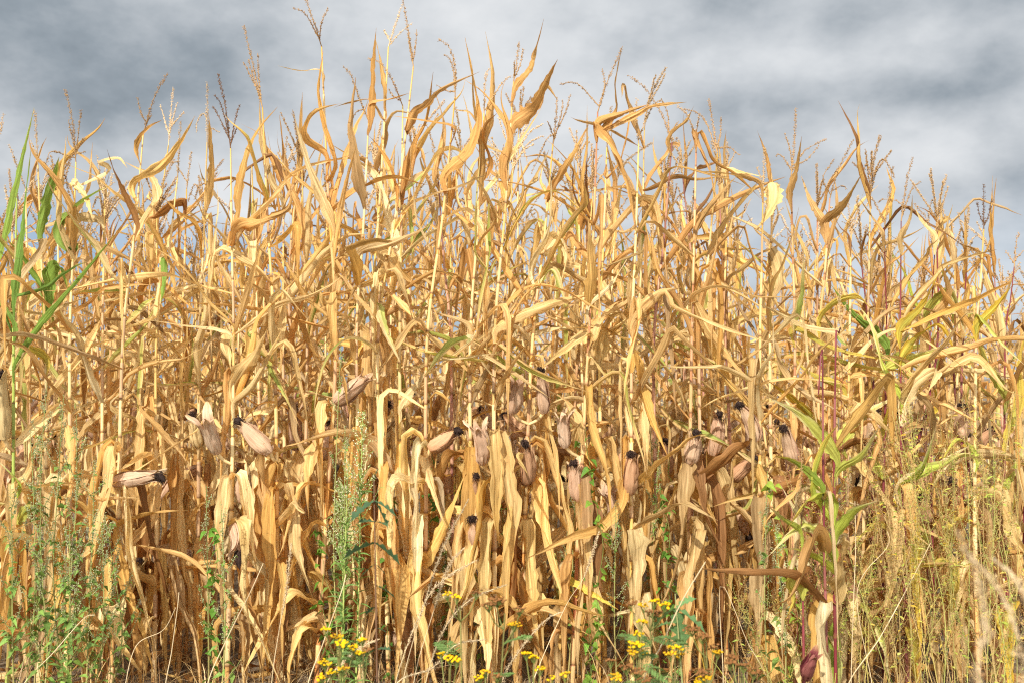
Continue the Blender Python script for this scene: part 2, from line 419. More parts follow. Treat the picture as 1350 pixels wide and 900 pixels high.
def on_path(path, s):
    L = np.concatenate([[0], np.cumsum(np.linalg.norm(np.diff(path, axis=0), axis=1))])
    return np.array([np.interp(s, L, path[:, j]) for j in range(3)])
def plan_nodes(H, rng):
    ns = []; z = rng.uniform(.05, .1); g = .07
    while z < H - .12:
        ns.append(z); g = min(g + .03, .165); z += g * rng.uniform(.85, 1.15)
    return ns

TCOL = {'tan': lin(194, 160, 112), 'dark': lin(122, 90, 64), 'pale': lin(214, 184, 140), 'rust': lin(176, 140, 94)}
def tassel_mb(paths, rng, colour='tan', step=.0014, grain=.0095):
    """paths: centreline of each branch, from the fork to the tip"""
    mb = MB(); c0 = TCOL[colour]
    for pi, p in enumerate(paths):
        fat = 1.35 if pi == 0 else 1.0
        p = spline(p, 14); L = np.linalg.norm(np.diff(p, axis=0), axis=1).sum()
        mb.tube(p, np.linspace(.0024, .0010, 14), c0 * .95, 4)
        n = max(6, int(L / step * fat)); t = np.sort(rng.uniform(.10, 1, n))
        x = t * 13; i = np.minimum(x.astype(int), 12); f = (x - i)[:, None]
        P = p[i] * (1 - f) + p[i + 1] * f; D = p[i + 1] - p[i]; D /= np.linalg.norm(D, axis=1, keepdims=True)
        o = rng.normal(size=(n, 3)); o -= D * (o * D).sum(1, keepdims=True); o /= np.linalg.norm(o, axis=1, keepdims=True) + 1e-9
        dirs = D * rng.uniform(.5, 1.1, (n, 1)) + o * rng.uniform(.25, .9, (n, 1))
        keep = rng.random(n) < .9
        mb.spindles((P + o * .0040 * fat)[keep], dirs[keep], grain * rng.uniform(.7, 1.2, keep.sum()), .0034 if grain < .0105 else .006, np.clip(c0 * rng.uniform(.72, 1.2, (keep.sum(), 1)), 0, 1))
    return mb
def random_tassel(top, rng, size=1., nb=None):
    """branch lines of a tassel that nobody traced"""
    top = np.asarray(top); nb = rng.integers(3, 8) if nb is None else nb
    lean = rng.normal(size=2) * .3; L = .24 * size * rng.uniform(.8, 1.2)
    main = [top, top + np.array([lean[0] * .3, lean[1] * .3, .5]) * L, top + np.array([lean[0] * 1.2, lean[1], 1.]) * L]
    out = [main]
    for b in range(nb):
        z = rng.uniform(.02, .38) * L; az = rng.uniform(0, 6.28); l = L * rng.uniform(.45, .8); sp = rng.uniform(.2, .75); dr = rng.choice([0, .3, 1.0], p=[.4, .3, .3])
        d = np.array([math.cos(az), math.sin(az), 0])
        p0 = top + np.array([lean[0] * .3, lean[1] * .3, 1]) * z * .9
        out.append([p0, p0 + d * l * sp * .5 + np.array([0, 0, l * .5]), p0 + d * l * sp + np.array([0, 0, l * (1 - dr)])])
    return out

HUSKC = {'pink': (PINK[0], PINK[1]), 'pale': (lin(226, 196, 162), PINK[1]), 'brown': (lin(212, 166, 124), lin(204, 154, 112)), 'red': (lin(122, 52, 58), lin(160, 100, 88)), 'tan': (PALE[1], TAN[0])}
def build_ear(parent, base, tip, Rr, rng, colour='pink', silk='dark', flare=.0, view=None, lod=1):
    """an ear in its husk > husk leaves wrapped round it and the withered silk at its tip"""
    base = np.asarray(base, float); tip = np.asarray(tip, float); D = tip - base; L = np.linalg.norm(D); D = D / L
    A = np.cross(D, [0.3, 1, .2]); A /= np.linalg.norm(A); B = np.cross(D, A)
    bend = rng.normal(size=2) * .04 * L
    nt, nk = (18, 22) if lod else (10, 12)
    t = np.linspace(0, 1, nt); th = np.linspace(0, 2 * math.pi, nk, endpoint=False)
    prof = np.interp(t, [0, .04, .12, .28, .5, .72, .88, 1], [.26, .46, .80, 1, .97, .76, .46, .2])
    axis = base + D * (t * L)[:, None] + (A * bend[0] + B * bend[1]) * np.sin(math.pi * t)[:, None]
    c1, c2 = HUSKC[colour]; dull = rng.uniform(.78, .97); c1 = c1 * dull; c2 = c2 * dull
    def skin(th, t, off, ridge):
        r = Rr * prof_at(t)[:, None] * (1 + ridge) + off
        return r
    prof_at = lambda tt: np.interp(tt, t, prof)
    ph = rng.random(4) * 6.28
    rid = .06 * np.sin(4 * th + ph[0]) + .04 * np.sin(9 * th + ph[1]) + .016 * np.sin(19 * th + ph[2])
    r = Rr * prof[:, None] * (1 + rid[None] + .02 * rng.normal(size=(nt, 1)) * 0)
    P = axis[:, None] + r[..., None] * (np.cos(th)[None, :, None] * A + np.sin(th)[None, :, None] * B)
    C = c1 * (1 - t[:, None, None]) + c2 * t[:, None, None] + 0 * P; C = C * (.95 + .07 * np.sin(3 * th + ph[3]))[None, :, None]
    U = np.zeros((nt, nk, 3)); U[..., 0] = np.abs(th / math.pi - 1)[None]; U[..., 1] = (t * L)[:, None] * 4
    mb = MB(); mb.grid(P, np.clip(C, 0, 1), U, True)
    if tip is not None:
        sh = [base - D * .05 + np.array([0, 0, -.02]), base + D * .02]
    e = mb.build('ear', M_HUSK, parent)
    nh = (4 if flare < .3 else 6) if lod else 2
    for h in range(nh):
        a0 = 6.28 * h / nh + rng.normal() * .3; span = rng.uniform(.75, 1.1) * (1.25 if flare < .3 else .8)
        m = 9 if lod else 5; n2 = 16 if lod else 9; u = np.linspace(-1, 1, m)
        ext = rng.uniform(.96, 1.12) + flare * .25; tt = np.linspace(0.02, ext, n2)
        pr = np.interp(np.clip(tt, 0, 1), t, prof) + np.clip(tt - .9, 0, 1) * .6
        fl = flare * rng.uniform(.5, 1.5) * np.clip((tt - .35) / .65, 0, 1.5) ** 2 * Rr * 2.2 + np.clip((tt - .8) / .3, 0, 1) ** 2 * Rr * rng.uniform(.15, 1.1)
        nar = np.where(tt > .5, 1 - ((tt - .5) / (ext - .5)) ** 2 * .93, 1)
        thh = a0 + u[None] * span * nar[:, None]
        rr = Rr * pr[:, None] * 1.03 + .0015 + .0016 * h + fl[:, None] + Rr * (.08 * np.cos(u * 8 + h)[None] + .04 * np.cos(u * 19 + h * 2)[None] + .16 * np.abs(u)[None] ** 3) + Rr * .07 * smooth_noise(rng, n2, 6)[:, None]
        ax = base + D * (np.minimum(tt, 1.25) * L)[:, None] + (A * bend[0] + B * bend[1]) * np.sin(math.pi * np.clip(tt, 0, 1))[:, None]
        P = ax[:, None] + (rr * (1 + .035 * rng.normal(size=rr.shape)))[..., None] * (np.cos(thh)[..., None] * A + np.sin(thh)[..., None] * B)
        k = rng.random(); C = (c1 * k + c2 * (1 - k)) * rng.uniform(.82, 1.0) + 0 * P
        te = np.clip((tt - ext + .16) / .16, 0, 1)[:, None, None]; C = C * (1 - .5 * te) + TAN[3] * .5 * te
        U = np.zeros((n2, m, 3)); U[..., 0] = u[None]; U[..., 1] = (tt * L)[:, None] * 4
        mb = MB(); mb.grid(P, np.clip(C, 0, 1), U); mb.build('husk_leaf', M_HUSK, e)
    if silk:
        mb = MB(); n = 110 if lod else 22; sc_ = .036
        c0 = lin(52, 36, 28)
        core = axis[-1] + D * .004
        g = np.linspace(0, 1, 7)
        cp = core - D * .012 + D * (g * .05)[:, None] + np.array([0, 0, -1]) * (g ** 2 * .028)[:, None]
        mb.tube(cp, Rr * np.array([.3, .5, .62, .6, .5, .34, .04]), c0 * .8, 8)
        for i in range(n):
            d = D + rng.normal(size=3) * .38; d /= np.linalg.norm(d); l = sc_ * rng.uniform(.45, 1.1)
            p0 = core + rng.normal(size=3) * Rr * .3
            q = np.linspace(0, 1, 6)[:, None]
            p = p0 + d * q * l * .8 + np.array([0, 0, -1]) * q ** 2 * l * .75 + rng.normal(size=(6, 3)) * .0022
            mb.tube(p, np.linspace(.0017, .0007, 6), np.clip(c0 * rng.uniform(.6, 1.7), 0, 1), 3)
        mb.build('silk', M_SILK, e)
    return e

def plant_height_leaf(s, p, az, rng, thin=1., near_top=True):
    """one blade of a plant nobody traced, by its relative height s; returns path, width, kind"""
    k = rng.random(); U = rng.uniform
    if s < .40:
        if rng.random() < .6: az = -math.pi / 2 + rng.normal() * .9          # the crop's edge hangs its low blades outward, to the light
        if k < .70: P = grow(p, az, U(.5, .95), U(25, 65), U(-93, -72), U(.03, .12), .014, rng, .6, .12)
        elif k < .86: P = grow(p, az, U(.45, .75), U(-10, 35), U(-85, -55), U(.15, .4), .02, rng, .5, .16)
        else: P = grow(p, az, U(.4, .7), U(20, 50), U(-35, 10), .5, .1, rng, .5, .16)
        return P, U(.038, .082), rng.choice(list('tttpGGoprd'))
    if s < .72:
        if k < .22: P = grow(p, az, U(.5, .85), U(30, 65), U(-92, -62), U(.15, .5), U(.008, .025), rng, .7, .12)
        elif k < .62: P = grow(p, az, U(.5, .9), U(5, 62), U(-45, 35), U(.3, .7), U(.03, .14), rng, .45, .10)
        elif k < .80: P = grow(p, az, U(.45, .75), U(30, 65), U(-93, -80), U(.03, .12), .012, rng, .6, .12)
        else: P = grow(p, az, U(.4, .7), U(50, 75), U(20, 80), .5, .2, rng, .5, .16)
        return P, U(.022, .05), rng.choice(list('tttptGoork'))
    if k < .55: P = grow(p, az, U(.35, .62), U(58, 80), U(30, 100), U(.3, .7), .2, rng, .7, .24)
    elif k < .78: P = grow(p, az, U(.35, .6), U(45, 70), U(-88, -20), U(.25, .6), .014, rng, .6, .16)
    else: P = grow(p, az, U(.35, .55), U(20, 50), U(-30, 20), .5, .2, rng, .6, .2)
    return P, U(.019, .037) * thin, rng.choice(list('tooodGoGrt'))

def add_leaf(root, P, width, kind, rng, side=None, seg=20, m=7, **kw):
    P = np.asarray(P)
    if side is None:
        d = P[min(6, len(P) - 1)] - P[0]; side = np.array([-d[1], d[0], 0]); n = np.linalg.norm(side)
        side = side / n if n > 1e-5 else np.array([1., 0, 0])
    return leaf_mb(P, width, side, rng, kind, seg=seg, m=m, **kw).build('leaf', M_LEAF, root)

def random_plant(root, H, rng, theme=None, lod=1, ear=.6, kinds=None, tassel=True, leafy=1.):
    """stalk, blades, tassel and ears of one plant standing at its root's origin"""
    new_tint(rng)
    theme = theme or rng.choice(['tan', 'yellow', 'orange', 'red', 'purple'], p=[.42, .25, .15, .08, .10])
    lean = rng.normal(size=2) * .042 * H; c = rng.normal(size=2) * .03
    path = spline([(0, 0, -.02), (lean[0] * .3 + c[0], lean[1] * .3 + c[1], H * .35), (lean[0] * .6 - c[0], lean[1] * .6, H * .7), (lean[0], lean[1], H)], 24)
    nodes = plan_nodes(H, rng)
    stalk_mb(path, .0088, .0030, nodes, theme, rng, 8 if lod else 6).build('stalk', M_STALK, root)
    az = rng.uniform(0, 6.28); first = 2 if lod else 3
    for i, z in enumerate(nodes):
        if i < first: continue
        az += math.pi + rng.normal() * .35
        p = on_path(path, min(z + rng.uniform(.1, .16), H - .02))
        P, w, kind = plant_height_leaf(z / H, p, az, rng)
        if kinds and rng.random() < .6: kind = rng.choice(list(kinds))
        if rng.random() > leafy: continue
        if rng.random() < (.65 if z / H > .6 or z / H < .35 else .35):
            P2, w2, k2 = plant_height_leaf(z / H * .95, p, az + rng.normal() * 1.2, rng); add_leaf(root, P2, w2, k2, rng, seg=20 if lod else 14, m=7 if lod else 5)
        add_leaf(root, P, w, kind, rng, seg=22 if lod else 14, m=7 if lod else 5)
    if tassel:
        tassel_mb(random_tassel(path[-1], rng), rng, rng.choice(['tan', 'pale', 'rust', 'tan']), .0018 if lod else .0050, .0100 if lod else .0125).build('tassel', M_TASSEL, root)
    if rng.random() < ear:
        z = rng.uniform(.72, 1.1); p = on_path(path, z); a = rng.uniform(0, 6.28); e = R(rng.choice([65, 40, -30, -70, 75]) + rng.normal() * 10)
        d = np.array([math.cos(e) * math.cos(a), math.cos(e) * math.sin(a), math.sin(e)])
        o = np.array([math.cos(a), math.sin(a), 0]) * .022
        build_ear(root, p + o, p + o + d * rng.uniform(.13, .22), rng.uniform(.019, .029), rng, rng.choice(['pink', 'pink', 'pale', 'brown', 'tan']), 'dark' if rng.random() < .8 else None, max(0, rng.normal() * .15), lod=lod)
    return path

# ------------------------------------------------------------------ the ground
def make_ground():
    m = bpy.data.materials.new('soil'); m.use_nodes = True; m.node_tree.nodes.clear(); t = NT(m.node_tree)
    out = t.n('ShaderNodeOutputMaterial'); p = t.n('ShaderNodeBsdfPrincipled')
    ob = t.n('ShaderNodeTexCoord').outputs['Object']
    a = t.noise(ob, 1.7, 6, .6); b = t.noise(ob, 26, 5, .65)
    c = t.mix(t.maprange(a, .35, .65, 0, 1), (.085, .058, .036, 1), (.17, .125, .075, 1))
    c = t.mix(t.maprange(b, .45, .7, 0, .8), c, (.24, .185, .11, 1))
    t.set(p.inputs['Base Color'], c); p.inputs['Roughness'].default_value = .95
    bu = t.n('ShaderNodeBump'); bu.inputs['Strength'].default_value = .8; bu.inputs['Distance'].default_value = .03
    t.set(bu.inputs['Height'], b); t.set(p.inputs['Normal'], bu.outputs[0]); t.nt.links.new(p.outputs[0], out.inputs[0])
    rs = np.concatenate([np.linspace(0, 14, 60), np.geomspace(15, 2500, 26)]); n = 96
    th = np.linspace(0, 2 * math.pi, n, endpoint=False)
    X = rs[:, None] * np.cos(th); Y = rs[:, None] * np.sin(th) + 5
    Z = (.018 * np.sin(X * 3.1 + 1.3 * np.sin(Y * 2.2)) + .014 * np.sin(Y * 7.3 + X * 2)) * (rs[:, None] < 40)
    Z = Z - np.clip((np.hypot(X, Y) - 12) * .012, 0, 14)                       # the land falls away gently behind the crest of the field
    mb = MB(); mb.grid(np.stack([X, Y, Z], -1), np.array([.1, .08, .05]), None, True)
    g = mb.build('ground', m); g['kind'] = 'structure'
make_ground()

# ------------------------------------------------------------------ the front row, plant by plant: x at the foot, x half way up, fork of the tassel (pixels of the photograph), depth in metres
# then theme, tassel lines (tip first), tassel colour, short nickname used in the labels of the plants behind, label
HERO = [
 (-14, -12, -8, 215, 4.4, 'tan', [[(5, 150)], [(-12, 165)]], 'tan', 'edge plant', 'tan corn plant cut by the edge of the view beside the green blades'),
 (16, 18, 22, 262, 4.1, 'green', [], 'tan', 'green-bladed plant', 'green corn plant with long upright blades among the dry ones'),
 (40, 38, 34, 250, 4.55, 'yellow', [[(12, 190)], [(30, 195)]], 'tan', 'curled thin tassel', 'dry corn plant with a thin curled tassel between two green blades'),
 (62, 60, 50, 218, 4.3, 'tan', [[(46, 145)], [(40, 185)]], 'tan', 'thin spike tassel', 'dry corn plant with one thin spike of tassel beside a tall green blade'),
 (92, 92, 100, 214, 4.2, 'yellow', [[(96, 165), (86, 118)], [(107, 145)], [(90, 158)], [(68, 200), (62, 215)], [(112, 200)]], 'rust', 'five-branched tassel', 'dry yellow-stalked corn plant with a short upright tassel of five branches'),
 (133, 135, 138, 265, 4.35, 'tan', [[(128, 205)], [(140, 215)], [(150, 240)]], 'pale', 'short pale tassel', 'short tan corn plant with a pale low tassel and a bent dark blade'),
 (150, 162, 189, 176, 4.12, 'tan', [[(203, 130), (221, 96)], [(186, 150), (181, 129)], [(200, 150)]], 'rust', 'tilted two-pronged tassel', 'dry corn plant with a tilted two-pronged tassel and a cob held sideways'),
 (178, 183, 222, 192, 4.8, 'yellow', [[(228, 116)], [(211, 138)], [(243, 148)], [(234, 135)]], 'pale', 'pale trident tassel', 'pale corn plant with a straw-coloured trident tassel'),
 (207, 206, 234, 235, 4.4, 'tan', [[(238, 160)], [(225, 215)]], 'tan', 'broad slanting blade', 'dry corn plant with one half-green blade hanging by its stalk'),
 (240, 240, 246, 250, 4.6, 'orange', [[(252, 200)], [(232, 218)]], 'tan', 'half-hidden tassel', 'dry corn plant with a low half-hidden tassel beside a green-streaked hanging blade'),
 (260, 263, 273, 188, 4.5, 'tan', [[(273, 108)], [(268, 150), (260, 160), (259, 175)], [(290, 175)]], 'pale', 'curled-branch tassel', 'tan corn plant with a pale spike tassel whose side branch curls over'),
 (302, 308, 304, 196, 4.1, 'tan', [[(297, 140), (287, 97)], [(289, 155), (280, 140)], [(292, 140), (283, 126)], [(312, 150), (317, 138)], [(312, 168)]], 'dark', 'dark brown tassel', 'dry corn plant with a dense dark brown tassel'),
 (348, 340, 332, 220, 4.5, 'yellow', [], 'tan', 'hanging pale blades', 'dry corn plant under broad pale blades that hang straight down'),
 (368, 362, 346, 142, 4.18, 'orange', [[(331, 75), (321, 34)], [(330, 100), (321, 82)], [(341, 100), (340, 70)], [(327, 78)]], 'rust', 'long dense tassel', 'orange-footed corn plant with long dense tassel and a pink cob pointing up sideways'),
 (379, 373, 374, 232, 4.55, 'tan', [[(378, 180)], [(366, 200)]], 'tan', 'green-striped blade', 'dry corn plant with a green-striped blade hanging by a bent leaf'),
 (398, 405, 398, 220, 4.5, 'tan', [], 'tan', 'leaning tan stalk', 'dry corn plant without tassel, tan stalk crossed by a long slanting blade'),
 (418, 443, 424, 62, 4.2, 'orange', [[(414, 30), (402, -4)], [(402, 18), (386, 11)], [(424, 30), (433, 11)]], 'rust', 'tall forked tassel', 'very tall orange-footed corn plant whose forked tassel reaches the top of the view'),
 (478, 470, 486, 160, 4.22, 'tan', [[(470, 120), (463, 100), (452, 87)], [(468, 150), (458, 178)]], 'rust', 'twin nodding tassel', 'dry corn plant with nodding tassel branches and twin upright top blades'),
 (490, 488, 512, 62, 4.5, 'yellow', [[(522, 30), (531, 6)], [(506, 40), (513, 50)], [(526, 45), (544, 30)]], 'pale', 'pale top tassel', 'slender corn plant with a pale tassel among the tallest'),
 (515, 498, 545, 88, 4.2, 'tan', [[(538, 40), (531, -2)], [(548, 60), (549, 39)], [(540, 60), (538, 45)]], 'rust', 'tallest straight tassel', 'tall corn plant with a straight brown tassel touching the top of the view'),
 (529, 527, 531, 140, 4.3, 'yellow', [[(516, 104), (500, 82), (484, 78)], [(520, 128), (512, 118)]], 'rust', 'arched drooping tassel', 'dry corn plant with its whole tassel arched over and drooping'),
 (560, 563, 600, 128, 4.15, 'orange', [[(600, 90), (592, 62), (578, 53)], [(598, 95), (592, 76), (585, 72)], [(590, 120), (575, 112)]], 'rust', 'hooked dense tassel', 'dry corn plant with a dense hooked tassel and a broad S-shaped blade'),
 (598, 594, 578, 240, 4.5, 'purple', [[(570, 190)], [(585, 200)]], 'tan', 'thin purple stalk', 'corn plant with a thin purple stalk in front of crossing dry blades'),
 (622, 620, 638, 150, 4.2, 'yellow', [[(640, 105), (645, 90)], [(662, 110), (674, 100)]], 'tan', 'upright sword blades', 'dry corn plant crowned by tall upright sword-like blades'),
 (652, 652, 677, 108, 4.12, 'tan', [[(682, 75), (684, 56)], [(686, 85), (690, 65)], [(678, 80)]], 'rust', 'pale-sheathed stalk', 'dry corn plant with pale sheathed top beside a blade folded at its tip'),
 (683, 702, 729, 190, 4.2, 'orange', [[(733, 155), (734, 128)], [(745, 150), (752, 124)], [(740, 150), (742, 132)], [(722, 160)], [(720, 185), (700, 230)]], 'rust', 'many-pronged tassel', 'orange-footed corn plant with an upright many-pronged tassel and pale straight stalk'),
 (752, 776, 788, 148, 4.14, 'red', [[(800, 110), (821, 61)], [(797, 115), (794, 90)], [(776, 125), (760, 110), (738, 111)]], 'rust', 'wine-red stalk', 'corn plant with a wine-red bowed stalk and a tassel with one branch arched sideways'),
 (797, 790, 800, 195, 4.4, 'yellow', [[(806, 140)], [(790, 165)]], 'tan', 'pale bent blade', 'dry corn plant with a pale bent blade half way up its stalk'),
 (832, 833, 842, 190, 4.16, 'yellow', [[(838, 150), (840, 130)], [(850, 160)]], 'tan', 'white-yellow stalk', 'dry corn plant with clean yellow-white stalk and golden blade drooping to one side'),
 (868, 862, 886, 188, 4.35, 'purple', [[(872, 150), (852, 118), (828, 99)], [(880, 150), (872, 130)], [(895, 160)]], 'rust', 'long arched tassel', 'purple-stalked corn plant with a single long arched tassel'),
 (906, 912, 918, 180, 4.2, 'red', [[(905, 150), (892, 140)], [(922, 150)]], 'tan', 'red-footed pair', 'dry corn plant with red lower joints and a cob with dark hanging silk'),
 (928, 922, 946, 202, 4.3, 'tan', [[(940, 165), (934, 130)], [(930, 160), (917, 148), (899, 144)], [(950, 175), (950, 155)], [(962, 195), (975, 205)]], 'rust', 'arched blade crown', 'dry corn plant whose spike tassel stands over a crown of arched blades'),
 (955, 953, 960, 225, 4.5, 'orange', [[(958, 185)], [(970, 200)]], 'tan', 'mid tan stalk', 'dry corn plant behind a cob pointing up with dark silk'),
 (1002, 1002, 1006, 250, 4.15, 'orange', [[(1008, 195)], [(998, 220)]], 'tan', 'hanging white blade', 'dry corn plant with a broad bleached blade hanging from its top'),
 (1020, 1015, 1018, 238, 4.4, 'tan', [], 'tan', 'twin tan stalk', 'dry corn plant with no tassel beside a bleached hanging blade'),
 (1043, 1048, 1043, 232, 4.2, 'red', [[(1047, 190), (1049, 142)], [(1042, 200), (1034, 176)], [(1060, 200), (1090, 183)], [(1062, 212), (1080, 192)], [(1030, 205), (1022, 206)]], 'rust', 'spreading spike tassel', 'dry corn plant with a tall spike tassel and widely spread side branches'),
 (1078, 1080, 1094, 262, 4.3, 'red', [[(1105, 225), (1125, 184)], [(1085, 235), (1100, 210)], [(1110, 245), (1117, 250)]], 'rust', 'slanting tassel', 'red-footed corn plant with a slanting tassel and a V of two pointed blades'),
 (1057, 1057, 1057, 690, 3.35, 'crimson', [[(1056, 640), (1057, 585)], [(1050, 650)], [(1063, 645)]], 'rust', 'small red plant', 'small late corn plant with thin crimson stalk, short tassel and folded lime leaves'),
 (1098, 1102, 1108, 432, 3.5, 'crimson', [[(1106, 390)], [(1116, 400)]], 'tan', 'crimson stalk pair', 'crimson-stalked corn plant with broad lime-green blades'),
 (1088, 1084, 1079, 520, 3.45, 'crimson', [], 'tan', 'thin crimson stalk', 'thin bare crimson corn stalk leaning away from the broad lime-green blades'),
 (1114, 1120, 1122, 310, 4.25, 'tan', [[(1118, 262)], [(1132, 275)]], 'tan', 'pale purple stalk', 'dry corn plant with pale upper stalk beside the lime-green blades'),
 (1160, 1169, 1166, 300, 4.3, 'crimson', [[(1172, 260), (1177, 219)], [(1152, 265), (1141, 252)], [(1160, 280), (1150, 262)]], 'rust', 'red stalk with yellow blade', 'red-stalked corn plant with a yellow-green blade pointing outward'),
 (1192, 1187, 1188, 292, 4.15, 'crimson', [[(1195, 240), (1204, 207)], [(1202, 250), (1214, 239)], [(1182, 265), (1165, 263), (1158, 268)]], 'rust', 'dark crimson stalk', 'corn plant with a dark crimson stalk and a tassel branch arched over'),
 (1230, 1226, 1232, 335, 4.3, 'crimson', [[(1222, 290), (1204, 268)], [(1236, 295)]], 'rust', 'curved tan blade', 'purple-red corn plant with a curved yellow blade pointing skyward'),
 (1262, 1262, 1258, 330, 4.6, 'tan', [[(1255, 290)], [(1268, 300)]], 'tan', 'thin spear blade', 'dry corn plant with one thin spear-like blade above the weeds'),
 (1284, 1287, 1297, 302, 4.2, 'tan', [[(1297, 275), (1297, 243)], [(1292, 285), (1288, 266)], [(1303, 285), (1308, 262)]], 'dark', 'dark lone tassel', 'dry corn plant with a lone dark tassel standing above short neighbours'),
 (1326, 1325, 1337, 352, 4.3, 'crimson', [[(1340, 320), (1343, 306)], [(1325, 330)], [(1350, 330)]], 'rust', 'short red plant', 'short red-stalked corn plant with yellow-green blades in the weeds'),
 (1352, 1356, 1362, 330, 4.4, 'tan', [[(1358, 290)], [(1370, 300)]], 'tan', 'outermost weedy plant', 'tan corn plant cut by the edge of the view in the yellow weeds'),
]
